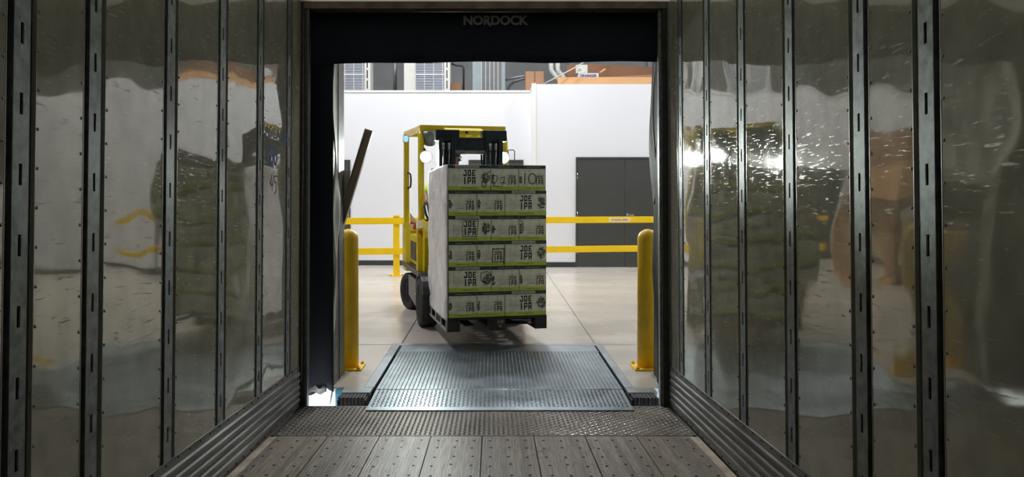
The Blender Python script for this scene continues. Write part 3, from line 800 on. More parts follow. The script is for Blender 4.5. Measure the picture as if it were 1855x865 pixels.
# lumber and cardboard on the right block
a = at(1010, 141, 15.55); c = at(1181, 154, 15.55)
b = MB(); b.box((0, 0, 0), (c.x - a.x + .35, .09, a.z - RZ - .002), 'lumber', bev=.003); b.build('lumber_board', loc=(a.x, 15.5, RZ + .002), label='pale orange lumber board lying along the right office roof edge', category='board')
pts = [(1026, 119), (1040, 118), (1062, 117), (1180, 122), (1200, 123), (1200, 152), (1026, 152)]
b = MB(); q = [at(x, y, 15.9) for x, y in pts]; b.prism([(p.x, max(p.z, RZ + .002) if i_ < 5 else RZ + .002) for i_, p in enumerate(q)], 15.88, 15.94, 'cardboard_dark', 'y'); b.build('flattened_carton', label='flattened brown cardboard sheet behind the lumber board', category='cardboard')
for (p, Y, lab) in ((((1090, 141), (1180, 136), (1200, 135), (1200, 145), (1076, 146)), 15.7, 'warped tan cardboard strip lying on the lumber board'),):
    b = MB(); q = [at(x, y, Y) for x, y in p]; b.prism([(v.x, v.z) for v in q], Y - .04, Y + .05, 'cardboard', 'y'); b.build('cardboard_strip', label=lab, category='cardboard')
o = carton('small_carton', (1044, 118), (1064, 133), 15.62, .18, 'ac_white', 'small white carton on top of the printed box', tape=False)
o2 = carton('printed_box', (1047, 133.2), (1084, 142), 15.58, .25, 'ac_white', 'long white box printed GRAINGER on the lumber board', tape=False, zb=at(0, 141.3, 15.55).z)
a = at(1047, 133, 15.58); b = MB()
def PG(u, v, tt): return (u, 15.578 - tt, v)
b.text('GRAINGER', .075, 'letter_blue', PG, a.x + .04, at(0, 140.3, 15.58).z, width=.33, bold=.003)
g = b.build('print', norm=False); g.parent = o2; g.matrix_parent_inverse = Matrix.Translation(o2.location).inverted()
b = MB()
a = at(1044, 133, 15.62)
b.strokes([(1.68, 3.885), (1.74, 3.885), (1.74, 3.92), (1.69, 3.92)], .008, 'ink_soft', lambda u, v, tt: (u, 15.617, v))
g = b.build('print', norm=False); g.parent = o; g.matrix_parent_inverse = Matrix.Translation(o.location).inverted()
b = MB(); b.tube([at(984, 153, 15.30), at(1040, 124, 15.42), at(1058, 113, 15.46)], .011, 'pipe_white', n=8); b.build('white_rod', label='thin white rod leaning up against the boards', category='rod')
b = MB(); b.tube([at(1086, 133, 15.6), at(1096, 126, 15.62)], .02, 'lumber', n=6); b.build('wood_stick', label='short wooden stick poking up behind the printed box', category='stick')

# cartons standing in the warehouse, seen mirrored in the right trailer wall
zc_ = 0.14
tt = thing('wood_pallet', 'wooden pallet carrying brown cartons, mirrored in the right trailer wall', 'pallet', (-3.9, 12.0, 0))
b = MB()
for i in range(7): b.box((-.5 + i * .15, -.5, .12), (-.4 + i * .15, .5, .14), 'lumber')
b.build('deck_board', tt)
for x in (-.5, -.05, .4):
    b = MB(); b.box((x, -.5, 0), (x + .1, .5, .119), 'lumber'); b.build('stringer', tt)
for k, (h_, m_) in enumerate(((.62, 'cardboard'), (.62, 'cardboard_dark'), (.62, 'lumber'), (.5, 'cardboard'))):
    b = MB(); b.box((-.48 + .01 * k, -.48, 0), (.48, .48, h_), m_, bev=.01); b.box((-.2, -.482, h_ * .35), (.2, -.479, h_ * .65), 'ac_white'); b.box((-.03, -.481, 0), (.03, .481, h_ + .001), 'sticker')
    b.build('carton', loc=(-3.9, 12.0, zc_ + .002), label='big brown carton on the wooden pallet, %s in its stack' % ('lowest', 'second', 'third', 'topmost')[k], category='box', group='cartons on the wooden pallet'); zc_ += h_ + .002

# ================================================================== FORKLIFT (local: x lateral, y towards its rear, z up)
YAW = R(13); FO = Vector((.047, 7.306, 0))
FM = Matrix.Translation(FO) @ Matrix.Rotation(YAW, 4, 'Z')
fk = thing('forklift', 'yellow counterbalance forklift with lit headlights carrying the pallet of beer cases', 'forklift', FO, YAW)
AX, RX = 1.32, 2.60
def wheel(name, r, w_, x, y, steer=0, side=-1):
    X = Matrix.Translation((x, y, r)) @ Matrix.Rotation(steer, 4, 'Z') @ Matrix.Rotation(math.pi / 2, 4, 'Y')
    t = MB(); h = w_ / 2
    t.lathe([(r * .66, -h * .9), (r * .72, -h), (r * .93, -h), (r, -h * .78), (r, h * .78), (r * .93, h), (r * .72, h), (r * .66, h * .9), (r * .66, -h * .9)], 'rubber', X, n=40)
    o = t.build('wheel', fk)
    t = MB(); t.lathe([(.03, -h * .35), (r * .50, -h * .35), (r * .60, -h * .8), (r * .665, -h * .9), (r * .665, h * .9), (r * .60, h * .8), (r * .5, h * .35), (.03, h * .35)], 'rim', X, n=32)
    t.lathe([(.055, -h * .6), (.06, -h * .35), (.06, h * .35), (.055, h * .6), (.001, h * .62)], 'truck_black', X, n=20)
    for k in range(6):
        a = k * math.pi / 3
        for sg in (-1, 1):
            t.lathe([(.011, 0), (.011, .02), (.001, .022)], 'chrome', X @ Matrix.Translation((.09 * math.cos(a), .09 * math.sin(a), sg * h * .38)) @ (Matrix.Rotation(math.pi, 4, 'X') if sg < 0 else Matrix()), n=6)
    t.build('rim', o)
for s_ in (-1, 1):
    wheel('wheel', .265, .19, s_ * .475, AX)
    wheel('wheel', .225, .16, s_ * .47, RX + .05, R(16))
# chassis lower side skirts
for s_ in (-1, 1):
    b = MB()
    prof = [(AX + .30, .16), (RX - .28, .22), (RX - .25, .46), (AX + .30, .46)]
    b.prism(prof, s_ * .535 - .02, s_ * .535 + .02, 'truck_grey', 'x')
    b.box((min(s_ * .50, s_ * .575), AX - .02, .53), (max(s_ * .50, s_ * .575), RX + .35, .575), 'truck_black', bev=.006)
    b.box((min(s_ * .52, s_ * .56), AX + .34, .30), (max(s_ * .52, s_ * .56), AX + .40, .31), 'hazard_white')
    b.build('side_skirt', fk)
    b = MB()   # front fender
    arc = [(AX + .33 * math.cos(a), .265 + .325 * math.sin(a)) for a in [R(20) + i * R(140) / 10 for i in range(11)]]
    arc2 = [(AX + .30 * math.cos(a), .265 + .295 * math.sin(a)) for a in [R(160) - i * R(140) / 10 for i in range(11)]]
    b.prism(arc + arc2, min(s_ * .36, s_ * .565), max(s_ * .36, s_ * .565), 'truck_black', 'x'); b.build('fender', fk)
# front cowl and body
b = MB()
b.prism([(1.36, .55), (1.34, .95), (1.42, 1.13), (1.56, 1.15), (1.62, .60)], -.50, .50, 'truck_yellow', 'x')
b.build('front_cowl', fk)
b = MB()
b.box((-.42, AX + .1, .20), (.42, RX + .2, .58), 'truck_black'); b.box((-.50, 1.60, .56), (.50, 2.05, .60), 'truck_black')
b.build('chassis', fk)
b = MB()   # battery/seat hood
b.prism([(1.98, .60), (1.98, .88), (2.05, .94), (2.62, .94), (2.62, .60)], -.50, .50, 'truck_yellow', 'x')
b.box((-.505, 2.04, .64), (-.5, 2.55, .86), 'truck_black'); b.box((.5, 2.04, .64), (.505, 2.55, .86), 'truck_black')
b.build('hood', fk)
b = MB()   # counterweight
b.prism([(-.50, 2.62), (-.55, 2.66), (-.55, 3.02), (-.40, 3.16), (.40, 3.16), (.55, 3.02), (.55, 2.66), (.50, 2.62)], .47, 1.07, 'truck_yellow', 'z')
b.prism([(-.40, 2.80), (-.40, 3.05), (-.28, 3.12), (.28, 3.12), (.40, 3.05), (.40, 2.80)], .20, .47, 'truck_black', 'z')
b.build('counterweight', fk)
# yellow side columns seen below the guard posts
for s_ in (-1, 1):
    b = MB(); b.box((min(s_ * .47, s_ * .555), 1.52, .56), (max(s_ * .47, s_ * .555), 1.62, 1.06), 'truck_yellow', bev=.008)
    b.prism([(1.50, 1.05), (1.63, 1.05), (1.62, 1.12), (1.55, 1.14)], min(s_ * .47, s_ * .555), max(s_ * .47, s_ * .555), 'hazard_white', 'x')
    b.prism([(-.0, .0), (.05, .0), (.05, .05)], 1.512, 1.517, 'hazard_red', 'y') if False else None
    b.build('side_column', fk)
# guard posts and roof
for s_ in (-1, 1):
    b = MB(); b.tube([(s_ * .50, 1.58, 1.04), (s_ * .495, 1.66, 1.6), (s_ * .485, 1.73, 2.08), (s_ * .475, 1.78, 2.17)], .036, 'truck_yellow', n=12); b.build('guard_post', fk)
    b = MB(); b.box((min(s_ * .50, s_ * .565), 2.70, 1.0), (max(s_ * .50, s_ * .565), 2.78, 2.19), 'truck_yellow', bev=.01); b.build('guard_post', fk)
b = MB()
b.box((-.50, 1.72, 2.145), (.50, 1.79, 2.215), 'truck_yellow', bev=.008)
b.box((-.56, 2.70, 2.15), (.56, 2.79, 2.215), 'truck_yellow', bev=.008)
for s_ in (-1, 1): b.prism([(s_ * .50, 1.75), (s_ * .45, 1.75), (s_ * .505, 2.75), (s_ * .56, 2.75)], 2.15, 2.21, 'truck_yellow', 'z')
for i in range(6):
    x = -.38 + i * .152; b.box((x - .008, 1.78, 2.155), (x + .008, 2.71, 2.20), 'truck_yellow')
b.build('overhead_guard', fk)
b = MB(); b.prism([(1.48, 2.09), (1.49, 2.14), (1.78, 2.20), (1.78, 2.15)], -.23, .20, 'truck_yellow', 'x')
b.box((-.02, 1.475, 2.105), (.005, 1.485, 2.13), 'slot'); b.build('mast_hood', fk)
# mast
for s_ in (-1, 1):
    b = MB()
    x0, x1 = (-.375, -.195) if s_ < 0 else (.135, .325)
    b.box((x0, 1.13, .12), (x0 + .05, 1.27, 2.03), 'mast', bev=.004); b.box((x1 - .05, 1.13, .12), (x1, 1.27, 2.03), 'mast', bev=.004)
    b.box((x0 + .03, 1.20, .12), (x1 - .03, 1.25, 2.0), 'mast')
    b.box((x0 - .03, 1.16, 2.0), (x1 + .05, 1.28, 2.12), 'mast', bev=.01)
    for dx_ in (.045, .105):
        b.tube([(x0 + dx_, 1.115, 1.90), (x0 + dx_, 1.115, 1.975)], .014, 'galv', n=10); b.tube([(x0 + dx_, 1.115, 1.60), (x0 + dx_, 1.115, 1.90)], .008, 'galv_dark', n=8)
    b.build('mast_upright', fk)
b = MB(); b.box((-.20, 1.16, 1.865), (.15, 1.24, 2.04), 'mast', bev=.006); b.box((-.2, 1.15, 1.87), (.15, 1.162, 1.90), 'galv_dark'); b.build('crosshead', fk)
b = MB(); b.box((-.20, 1.17, .75), (.15, 1.23, .85), 'mast', bev=.004); b.build('crosshead', fk)
b = MB()
for z in (.40, .80): b.box((-.45, 1.085, z - .05), (.45, 1.125, z + .05), 'truck_black', bev=.005)
for x in (-.45, .41): b.box((x, 1.09, .3), (x + .04, 1.125, 1.25), 'truck_black')
b.build('fork_carriage', fk)
for s_ in (-1, 1):
    b = MB(); b.prism([(.06, .205), (1.04, .19), (1.04, .85), (1.08, .85), (1.08, .185), (.06, .195)], s_ * .26 - .05, s_ * .26 + .05, 'truck_black', 'x'); b.build('fork', fk)
for x in (.105, .13): 
    b = MB(); b.tube([(x, 1.22, .5), (x, 1.20, 1.4), (x, 1.22, 1.86)], .010, 'pipe_black', n=8); b.build('hydraulic_hose', fk)
# head lamps
def lamp(x, label):
    y, z = 1.60, 1.845
    b = MB(); X = Matrix.Translation((x, y, z)) @ Matrix.Rotation(math.pi / 2, 4, 'X')
    b.lathe([(.02, -.07), (.055, -.05), (.072, 0), (.072, .02), (.062, .02), (.062, .01)], 'lens_holder', X, n=24)
    b.tube([(x, y + .05, z), (x, y + .06, z + .07), (x, y + .12, z + .10)], .012, 'truck_black', n=8)
    o = b.build('headlamp', fk)
    b = MB(); b.lathe([(.061, .012), (.04, .024), (.001, .028)], 'glass_lamp', X, n=24); b.build('lens', o)
    l = bpy.data.lights.new('headlamp_beam', 'SPOT'); l.energy = LAMP_W; l.spot_size = R(110); l.spot_blend = .8; l.shadow_soft_size = .06; l.color = (.92, 1, .95)
    lo = bpy.data.objects.new('headlamp_beam', l); COL.objects.link(lo); lo.parent = fk; lo.location = (x, y - .05, z)
    lo.rotation_euler = Vector((0, -1, -.12)).to_track_quat('-Z', 'Y').to_euler()
lamp(-.45, ''); lamp(.44, '')
b = MB()
b.tube([(.50, 1.62, 1.78), (.50, 1.60, 1.92), (.505, 1.60, 1.935), (.565, 1.60, 1.935), (.575, 1.60, 1.925), (.58, 1.62, 1.78)], .006, 'pipe_grey', n=8); b.build('lamp_guard', fk)
b = MB(); b.lathe([(.085, .0), (.085, -.05), (.06, -.15), (.03, -.165), (.001, -.166)], 'galv_dark', Matrix.Translation((-.385, 1.74, 2.14)), n=20); b.build('warning_horn', fk)
b = MB(); b.box((-.575, 2.60, 2.08), (-.54, 2.76, 2.17), 'lens_holder', bev=.005)
for y in (2.64, 2.71):
    b.lathe([(.026, 0), (.022, .012), (.001, .014)], 'blue_led', Matrix.Translation((-.552, 2.595 + (y - 2.6) * .0, 2.10 + (y - 2.64) * .4)) @ Matrix.Rotation(math.pi / 2, 4, 'X'), n=12)
b.build('spot_lamp', fk)
b = MB(); b.tube([(-.52, 2.70, 1.70), (-.49, 2.66, 1.68), (-.485, 2.65, 1.60), (-.49, 2.66, 1.52), (-.52, 2.70, 1.50)], .011, 'truck_black', n=8); b.build('grab_handle', fk)
# seat, steering
b = MB(); b.box((-.24, 2.08, .94), (.24, 2.52, 1.02), 'seat_vinyl', bev=.03); b.prism([(2.44, 1.0), (2.54, 1.0), (2.66, 1.50), (2.58, 1.52)], -.21, .21, 'seat_vinyl', 'x'); b.build('seat', fk)
b = MB(); b.tube([(-.05, 1.60, .95), (-.05, 1.76, 1.22)], .03, 'truck_black', n=10)
rw = .16; ctr = Vector((-.05, 1.77, 1.24)); n_ = Vector((0, .5, .87)).normalized(); u_ = Vector((1, 0, 0)); v_ = n_.cross(u_)
b.tube([ctr + (u_ * math.cos(a) + v_ * math.sin(a)) * rw for a in [i * math.pi / 12 for i in range(25)]], .013, 'truck_black', n=8)
for a in (0, 2.1, 4.2): b.tube([ctr, ctr + (u_ * math.cos(a) + v_ * math.sin(a)) * rw], .010, 'truck_black', n=6)
b.build('steering_wheel', fk)
b = MB()
for i, (xa, xb) in enumerate(((-.42, -.485), (-.385, -.445), (-.30, -.35))): b.tube([(xa, 1.50, 1.12), ((xa + xb) / 2 - .01, 1.49, 1.20), (xb, 1.48, 1.31)], .013, 'truck_black', n=8)
b.box((-.475, 1.44, 1.10), (-.25, 1.56, 1.15), 'truck_black')
b.build('control_lever', fk)
b = MB()
b.prism([(-.50, 1.05), (-.505, 1.20), (-.36, 1.02), (-.36, .92)], 2.62, 2.63, 'hazard_white', 'y')
b.prism([(-.50, 1.05), (-.43, .99), (-.44, 1.06), (-.49, 1.09)], 2.612, 2.62, 'hazard_red', 'y')
b.box((-.5, 2.61, .98), (-.36, 2.66, 1.06), 'hazard_white')
b.prism([(-.47, 1.0), (-.44, 1.08), (-.42, .98)], 2.60, 2.609, 'hazard_red', 'y'); 
b.build('document_pouch', fk, label='crumpled white and red paper')
b = MB(); b.box((-.44, 1.330, .80), (-.39, 1.336, .87), 'hazard_white'); b.box((-.455, 1.332, .88), (-.38, 1.336, .90), 'ink'); b.build('warning_label', fk)
b = MB(); b.prism([(-.553, 1.02), (-.475, .93), (-.475, 1.02)], 1.512, 1.519, 'hazard_red', 'y'); b.build('reflector', fk)

# ================================================================== DRIVER
dr = thing('person', 'driver in a lime shirt and dark cap seated in the forklift', 'person', FO, YAW)
def skinned(name, verts, edges, m, parent, sub=2, root=0):
    me = bpy.data.meshes.new(name); me.from_pydata([v[:3] for v in verts], edges, []); me.materials.append(M[m])
    o = bpy.data.objects.new(name, me); COL.objects.link(o); o.parent = parent
    sk = o.modifiers.new('skin', 'SKIN'); sk.use_smooth_shade = True
    me.skin_vertices.new() if not me.skin_vertices else None
    for i, v in enumerate(verts):
        r = v[3]; me.skin_vertices[0].data[i].radius = (r if isinstance(r, tuple) else (r, r)); me.skin_vertices[0].data[i].use_root = (i == root)
    sb = o.modifiers.new('sub', 'SUBSURF'); sb.levels = sub; sb.render_levels = sub
    return o
HX = -.035; HY = 2.22
V = [(HX, 2.36, 1.08, (.15, .11)), (HX, 2.36, 1.24, (.13, .10)), (HX, 2.34, 1.42, (.16, .11)), (HX, 2.31, 1.55, (.13, .09)), (HX, 2.28, 1.66, .055), (HX + .01, 2.25, 1.785, (.078, .082)), (HX + .012, 2.245, 1.88, (.085, .088)), (HX, 2.25, 1.95, (.06, .07)),
     (HX - .20, 2.28, 1.57, .066), (HX - .35, 2.14, 1.40, .056), (HX - .37, 1.90, 1.34, .038), (HX - .42, 1.68, 1.33, .028),
     (HX + .18, 2.30, 1.54, .06), (HX + .28, 2.16, 1.32, .047), (HX + .22, 1.96, 1.26, .036), (HX + .15, 1.84, 1.27, .028),
     (HX - .10, 2.30, 1.05, .085), (HX - .13, 1.96, 1.06, .07), (HX - .14, 1.86, .80, .05), (HX - .14, 1.84, .66, .045), (HX - .14, 1.72, .635, .035),
     (HX + .10, 2.30, 1.05, .085), (HX + .13, 1.96, 1.06, .07), (HX + .14, 1.86, .80, .05), (HX + .14, 1.84, .66, .045), (HX + .14, 1.72, .635, .035)]
E = [(0, 1), (1, 2), (2, 3), (3, 4), (4, 5), (5, 6), (6, 7), (3, 8), (8, 9), (9, 10), (10, 11), (3, 12), (12, 13), (13, 14), (14, 15),
     (0, 16), (16, 17), (17, 18), (18, 19), (19, 20), (0, 21), (21, 22), (22, 23), (23, 24), (24, 25)]
# five fingers on each hand, curled over the wheel rim
for w_, sg in ((11, -1), (15, 1)):
    bx, by, bz = V[w_][:3]
    for k in range(4):
        i0 = len(V); o_ = (k - 1.5) * .019
        V += [(bx + o_, by - .045, bz + .012, .0095), (bx + o_, by - .075 + abs(k - 1.4) * .006, bz - .002, .0085), (bx + o_, by - .072, bz - .030, .007)]
        E += [(w_, i0), (i0, i0 + 1), (i0 + 1, i0 + 2)]
    i0 = len(V); V += [(bx - sg * .035, by - .02, bz - .012, .010), (bx - sg * .045, by - .05, bz - .022, .008)]; E += [(w_, i0), (i0, i0 + 1)]
body = skinned('body', V, E, 'skin', dr)
def sub_skin(name, idx, grow, m):
    mp = {v: i for i, v in enumerate(idx)}
    vv = []
    for i in idx:
        r = V[i][3]; r = (r[0] + grow, r[1] + grow) if isinstance(r, tuple) else (r + grow,) * 2
        vv.append((*V[i][:3], r))
    return skinned(name, vv, [(mp[a], mp[c]) for a, c in E if a in mp and c in mp], m, dr)
sub_skin('shirt', [0, 1, 2, 3, 8, 9, 12, 13], .014, 'lime_cloth')
sub_skin('trousers', [0, 16, 17, 18, 19, 21, 22, 23, 24], .013, 'jeans')
FH = Matrix.Translation((HX, 2.245, .05)) @ Matrix.Rotation(R(68), 4, 'Z') @ Matrix.Translation((-HX, -2.245, 0))
def face_part(b, name):
    if name in ('nose', 'mouth', 'eye', 'glasses'): bmesh.ops.translate(b.bm, vec=(0, .022 if name != 'glasses' else .014, 0), verts=b.bm.verts)
    bmesh.ops.transform(b.bm, matrix=FH, verts=b.bm.verts); return b.build(name, dr)
b = MB(); X = Matrix.Translation((HX, 2.245, 1.875)) @ Matrix.Rotation(R(8), 4, 'X')
b.lathe([(.098, -.03), (.101, 0), (.095, .045), (.07, .08), (.03, .095), (.001, .098)], 'cap_black', X, n=24)
b.prism([(HX - .075, 2.17), (HX - .065, 2.09), (HX, 2.055), (HX + .065, 2.09), (HX + .075, 2.17)], 1.866, 1.874, 'cap_black', 'z'); face_part(b, 'cap')
b = MB()
b.tube([(HX, 2.150, 1.815), (HX, 2.122, 1.785), (HX, 2.148, 1.778)], [.010, .016, .008], 'skin', n=8); face_part(b, 'nose')
b = MB()
for s_ in (-1, 1):
    b.tube([(HX + s_ * .032 + .021 * math.cos(a), 2.128, 1.825 + .017 * math.sin(a)) for a in [i * math.pi / 6 for i in range(13)]], .0022, 'cap_black', n=6)
    b.tube([(HX + s_ * .053, 2.13, 1.828), (HX + s_ * .084, 2.245, 1.825)], .0022, 'cap_black', n=6)
b.tube([(HX - .011, 2.127, 1.828), (HX + .011, 2.127, 1.828)], .0022, 'cap_black', n=6)
face_part(b, 'glasses')
b = MB(); b.tube([(HX - .024, 2.153, 1.745), (HX, 2.145, 1.742), (HX + .024, 2.153, 1.745)], [.003, .007, .003], 'hazard_red', n=8); face_part(b, 'mouth')
for s_ in (-1, 1):
    b = MB(); b.lathe([(.001, -.012), (.009, -.008), (.012, 0), (.009, .008), (.001, .012)], 'ac_white', Matrix.Translation((HX + s_ * .031, 2.158, 1.825)), n=12); 
    b.lathe([(.005, 0), (.001, .002)], 'ink', Matrix.Translation((HX + s_ * .031, 2.146, 1.825)) @ Matrix.Rotation(math.pi / 2, 4, 'X'), n=10); face_part(b, 'eye')
    b = MB(); b.lathe([(.001, -.03), (.014, -.022), (.018, 0), (.016, .02), (.001, .03)], 'skin', Matrix.Translation((HX + s_ * .084, 2.245, 1.80)) @ Matrix.Scale(.6, 4, (1, 0, 0)), n=12); face_part(b, 'ear')
b = MB(); b.lathe([(.086, -.045), (.092, -.02), (.094, .01)], 'hair', Matrix.Translation((HX, 2.262, 1.86)), n=20); face_part(b, 'hair')

# ================================================================== PALLET
PW = .475; PZ = .285; PB = .157; PD = 1.09
pl = thing('pallet', 'dark plastic pallet under the stacked beer cases on the forks', 'pallet', FO, YAW)
b = MB()
for i in range(7): 
    y = i * PD / 6.3; b.box((-PW, y, PZ - .022), (PW, y + .115, PZ), 'pallet_black', bev=.002)
b.build('top_deck', pl)
for x in (-PW, -.07, PW - .115):
    for y in (0, PD / 2 - .07, PD - .14):
        w_ = .14 if x == -.07 else .115
        b = MB(); b.box((x, y, PB + .018), (x + w_, y + .14, PZ - .0225), 'pallet_black', bev=.003); b.build('block', pl)
for x in (-PW, -.07, PW - .115):
    b = MB(); b.box((x, 0, PB), (x + (.14 if x == -.07 else .115), PD, PB + .018), 'pallet_black', bev=.002); b.build('bottom_board', pl)
b = MB()   # paler side stringer with hand openings
z0, z1 = PB + .0, PZ
x0, x1 = -PW - .014, -PW - .002
b.box((x0, 0, z1 - .028), (x1, PD, z1), 'pallet_grey'); b.box((x0, 0, z0), (x1, PD, z0 + .022), 'pallet_grey')
for y in (0, .30, .62, .93): b.box((x0, y, z0 + .022), (x1, y + (.05 if y else .035), z1 - .028), 'pallet_grey')
b.build('side_rail', pl, label='pale grey side rail with openings')
def PF(u, v, tt): return (u, -.0008 - tt, v)
b = MB(); b.text('A-81', .048, 'white_ink', PF, .012 - .02, .222, width=.062); b.text('SC', .036, 'white_ink', PF, .006, .185, width=.036); b.build('stencil', pl, norm=False, label='white stencilled A-81 SC')

# ================================================================== BEER CASES
CH = 1.416 / 6; WW, WN = .406, .267
BLK = {  # square-cut letters, unit boxes
 'J': [(.30, .80, .62, 1), (.62, 0, .86, 1), (.10, 0, .86, .2), (.10, 0, .32, .34)],
 'O': [(.10, 0, .34, 1), (.62, 0, .86, 1), (.10, .8, .86, 1), (.10, 0, .86, .2)],
 'E': [(.10, 0, .34, 1), (.10, .8, .86, 1), (.10, .4, .74, .6), (.10, 0, .86, .2)],
 'I': [(.36, 0, .62, 1)],
 'P': [(.10, 0, .34, 1), (.10, .8, .86, 1), (.62, .34, .86, 1), (.10, .34, .86, .52)],
 'A': [(.10, 0, .34, 1), (.62, 0, .86, 1), (.10, .8, .86, 1), (.10, .32, .86, .5)]}
def block_word(b, word, u0, v0, w_, h, m, P, t):
    cw = w_ / len(word); k = b.mi(m); tt = t
    for i, ch in enumerate(word):
        for j, (a, c, d_, e) in enumerate(BLK[ch]):
            tt = t + j * .00006
            q = [(u0 + cw * (i + a), v0 + h * c), (u0 + cw * (i + d_), v0 + h * c), (u0 + cw * (i + d_), v0 + h * e), (u0 + cw * (i + a), v0 + h * e)]
            f = b.bm.faces.new([b.bm.verts.new(P(x, y, tt)) for x, y in q]); f.material_index = k
def case_mesh(wide, rnd, marks=None, depth=None, face='front'):
    """printed carton, origin at the lower front left corner; printed face looks to -y"""
    W = WW if wide else WN; D = depth or (WN if wide else WW); H = CH - .0015
    b = MB(); b.box((.001, 0, 0), (W - .001, D, H), 'case_side', bev=.0025)
    def P(u, v, t): return (u, -.0004 - t, v)
    def rect(u0, v0, u1, v1, m, t):
        f = b.bm.faces.new([b.bm.verts.new(P(x, y, t)) for x, y in ((u0, v0), (u1, v0), (u1, v1), (u0, v1))]); f.material_index = b.mi(m)
    e = .003
    rect(e, H * .165, W - e, H * .86, 'case_card', 0); rect(e, e * .5, W - e, H * .165, 'case_lime', 0); rect(e, H * .86, W - e, H - e * .5, 'case_band', 0)
    rr = random.Random(rnd)
    def blot(cu, cv, su, sv, n):
        for _ in range(n):
            a = rr.uniform(0, 6.28); q = rr.random() ** .6; x = cu + su * q * math.cos(a); y = cv + sv * q * math.sin(a); s_ = rr.uniform(.006, .017)
            if not (e < x - s_ and x + s_ < W - e): x = min(max(x, e + s_), W - e - s_)
            pts = [(x + s_ * rr.uniform(.5, 1.1) * math.cos(g), y + s_ * rr.uniform(.5, 1.1) * math.sin(g)) for g in [i * 1.0472 for i in range(6)]]
            f = b.bm.faces.new([b.bm.verts.new(P(px_, py_, .00035 + rr.random() * .0002)) for px_, py_ in pts]); f.material_index = b.mi('ink_soft' if rr.random() < .8 else 'case_band')
    if wide:
        rect(W * .17, H * .885, W * .73, H * .985, 'case_pale', .0003)
        b.text('10 BARREL BREWING CO', H * .095, 'case_band', P, W * .19, H * .898, width=W * .52, t=.0006)
        block_word(b, 'JOE', W * .35, H * .56, W * .305, H * .24, 'ink', P, .0006)
        block_word(b, 'IPA', W * .345, H * .235, W * .31, H * .285, 'ink', P, .0006)
        b.text('INDIA PALE ALE', H * .09, 'ink', P, W * .31, H * .055, width=W * .38, t=.0006)
        blot(W * .88, H * .50, W * .09, H * .22, 46)
        for i in range(14): rect(W * .09 + rr.random() * .01, H * (.3 + i * .03), W * .12 + rr.random() * .03, H * (.3 + i * .03) + .0015, 'ink_soft', .0003)
    else:
        b.text('10 BARREL BREWING CO', H * .06, 'case_pale', P, W * .25, H * .905, width=W * .55, t=.0004)
        block_word(b, 'JOE', W * .60, H * .445, W * .32, H * .145, 'ink', P, .0006)
        block_word(b, 'IPA', W * .60, H * .215, W * .32, H * .205, 'ink', P, .0006)
        b.text('INDIA', H * .05, 'ink_soft', P, W * .70, H * .63, width=W * .12, t=.0006)
        b.text('10 BARREL BREWING', H * .075, 'ink', P, W * .24, H * .055, width=W * .50, t=.0006)
        blot(W * .06, H * .45, W * .055, H * .18, 22)
        for i in range(4): rect(W * (.25 + .05 * i), H * (.27 + i * .012), W * (.55), H * (.27 + i * .012) + .0012, 'ink_soft', .0003)
    if marks: marks(b, P, W, H)
    return b
def circle(cu, cv, ru, rv, a0=0, a1=6.4, n=22): return [(cu + ru * math.cos(a0 + (a1 - a0) * i / n), cv + rv * math.sin(a0 + (a1 - a0) * i / n)) for i in range(n + 1)]
def mk6(b, P, W, H): b.strokes([(W * .99, H * .74), (W * .90, H * .68), (W * .83, H * .52), (W * .79, H * .30), (W * .80, H * .15), (W * .85, H * .11), (W * .89, H * .20), (W * .88, H * .32), (W * .84, H * .36), (W * .80, H * .30)], .006, 'marker', P, .001)
def mk27(b, P, W, H):
    b.strokes([(W * .03, H * .50), (W * .10, H * .58), (W * .20, H * .58), (W * .24, H * .48), (W * .18, H * .32), (W * .08, H * .17), (W * .20, H * .16), (W * .30, H * .14)], .006, 'marker', P, .001)
    b.strokes([(W * .33, H * .48), (W * .50, H * .53), (W * .46, H * .35), (W * .38, H * .12)], .006, 'marker', P, .001); b.strokes([(W * .36, H * .31), (W * .54, H * .29)], .005, 'marker', P, .001)
def mk10(b, P, W, H):
    b.strokes([(W * .235, H * .70), (W * .22, H * .24)], .008, 'marker', P, .001); b.strokes(circle(W * .50, H * .46, W * .135, H * .21), .0075, 'marker', P, .001)
def mkA(b, P, W, H): b.strokes([(W * .33, H * .83), (W * .70, H * .84), (W * .66, H * .17), (W * .47, H * .20), (W * .34, H * .17), (W * .32, H * .55), (W * .35, H * .70), (W * .32, H * .80)], .0055, 'marker', P, .001)
def mkB(b, P, W, H):
    b.strokes([(W * .56, H * .68), (W * .97, H * .69), (W * .96, H * .14), (W * .96, H * .05)], .008, 'marker', P, .001); b.strokes([(W * .57, H * .70), (W * .54, H * .16), (W * .96, H * .17)], .007, 'marker', P, .001)
def mkC(b, P, W, H): b.strokes([(W * .75, H * .74), (W * .90, H * .80), (W * .99, H * .70), (W * .98, H * .45), (W * .95, H * .33), (W * .90, H * .28), (W * .84, H * .40), (W * .77, H * .42), (W * .75, H * .60), (W * .75, H * .74)], .006, 'marker', P, .001)
def mkD(b, P, W, H): b.strokes([(W * .015, H * .85), (W * .12, H * .72), (W * .17, H * .52), (W * .13, H * .33), (W * .02, H * .28)], .006, 'marker', P, .001)
MARKS = {(0, 0): (mk6, 'marked with a handwritten 6'), (0, 1): (mk27, 'marked with a handwritten 27'), (0, 2): (mk10, 'marked with a handwritten 10'),
         (2, 0): (mkA, 'its JOE IPA outlined in black marker'), (2, 2): (mkD, 'a dark marker curve at its left edge'), (3, 1): (mkB, 'its small JOE IPA boxed in black marker'), (4, 0): (mkC, 'its dark picture outlined in marker')}
ROW = ['top layer', 'second layer down', 'third layer down', 'fourth layer down', 'fifth layer down', 'bottom layer']
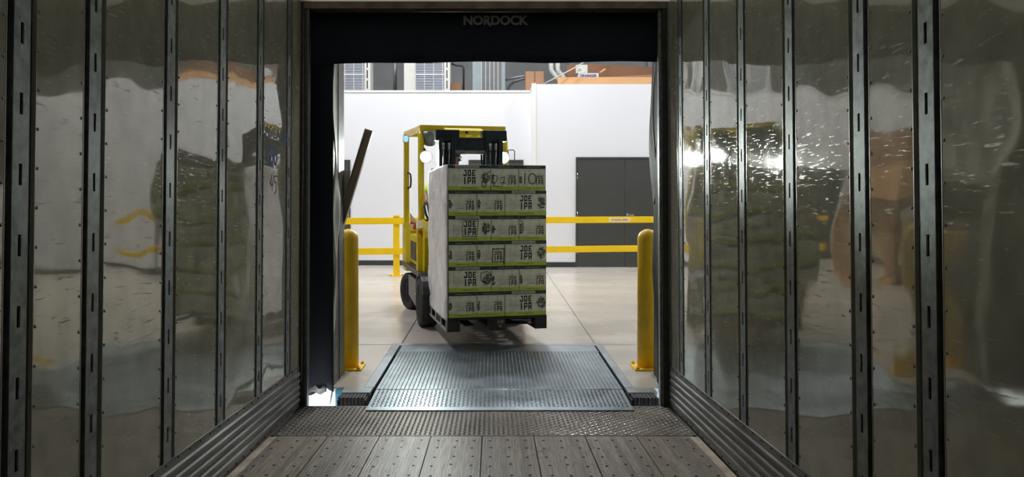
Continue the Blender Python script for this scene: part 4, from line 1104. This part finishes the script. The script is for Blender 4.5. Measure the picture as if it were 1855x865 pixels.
POS = ['left', 'middle', 'right']
rj = random.Random(3)
cases = []
for L_ in range(6):
    order = (True, False, False) if L_ % 2 == 0 else (False, False, True)
    x = -.470 + (.0 if L_ else -.004) + rj.uniform(-.002, .002); z = PZ + .001 + (5 - L_) * CH
    gap = .0 if L_ else -.0005
    for c_, wd in enumerate(order):
        mk, mt = MARKS.get((L_, c_), (None, None))
        b = case_mesh(wd, L_ * 5 + c_, mk)
        loc = FM @ Vector((x, .0 + rj.uniform(0, .003), z))
        kindw = 'wide' if wd else 'narrow'
        lab = '%s JOE IPA beer case, %s of the front row, %s' % (kindw, POS[c_], ROW[L_])
        if mt: lab = '%s case, %s front, %s, %s' % (kindw, POS[c_], ROW[L_], mt)
        b.build('beer_case', loc=loc, rz=YAW, norm=False, label=lab, category='beer case', group='beer cases in the pallet stack')
        x += (WW if wd else WN) + .0005
    # cases behind, along the wrapped left side
    d0 = (WN if order[0] else WW) + .004; w0 = WW if order[0] else WN
    nb = 3 if order[0] else 1
    names = ['second', 'third', 'fourth']
    for j in range(nb + (0 if order[0] else 1)):
        wl = order[0]
        dd = (WN if wl else WW) if not (not wl and j == 1) else .255
        H = CH - .0015
        b = MB(); ww_ = w0 - .010; b.box((0, 0, 0), (ww_, dd - .002, H), 'case_side', bev=.0025)
        for (v0, v1, m) in ((.165, .86, 'case_card'), (0.01, .165, 'case_lime'), (.86, .99, 'case_band')):
            f = b.bm.faces.new([b.bm.verts.new(p) for p in ((-.0004, dd - .005, v0 * H), (-.0004, .003, v0 * H), (-.0004, .003, v1 * H), (-.0004, dd - .005, v1 * H))]); f.material_index = b.mi(m)
        loc = FM @ Vector((-.470, d0, z))
        b.build('beer_case', loc=loc, rz=YAW, norm=False, label='beer case under the white wrap, %s from the front, %s' % (names[j], ROW[L_]), category='beer case', group='beer cases in the pallet stack')
        d0 += dd

# stretch wrap over the left side of the stack
b = MB(); rw_ = random.Random(5)
NU, NV = 26, 70
grid = [[rw_.uniform(-1, 1) for _ in range(NV + 1)] for _ in range(NU + 1)]
def P(u, v):
    y = -.006 + 1.11 * u; z = .262 + (1.44 - .035 * u) * v
    i, j = int(round(u * NU)), int(round(v * NV))
    x = -.488 - .005 - .003 * grid[i][j] - .005 * math.sin(v * 19 + u * 4)
    if u < .02: x = -.478
    return (x, y, z)
sheet(b, P, NU, NV, 'wrap')
o = b.build('stretch_wrap', loc=FO, rz=YAW, norm=False, label='crinkled white stretch wrap over the left side of the case stack', category='plastic wrap'); solid(o, .001)
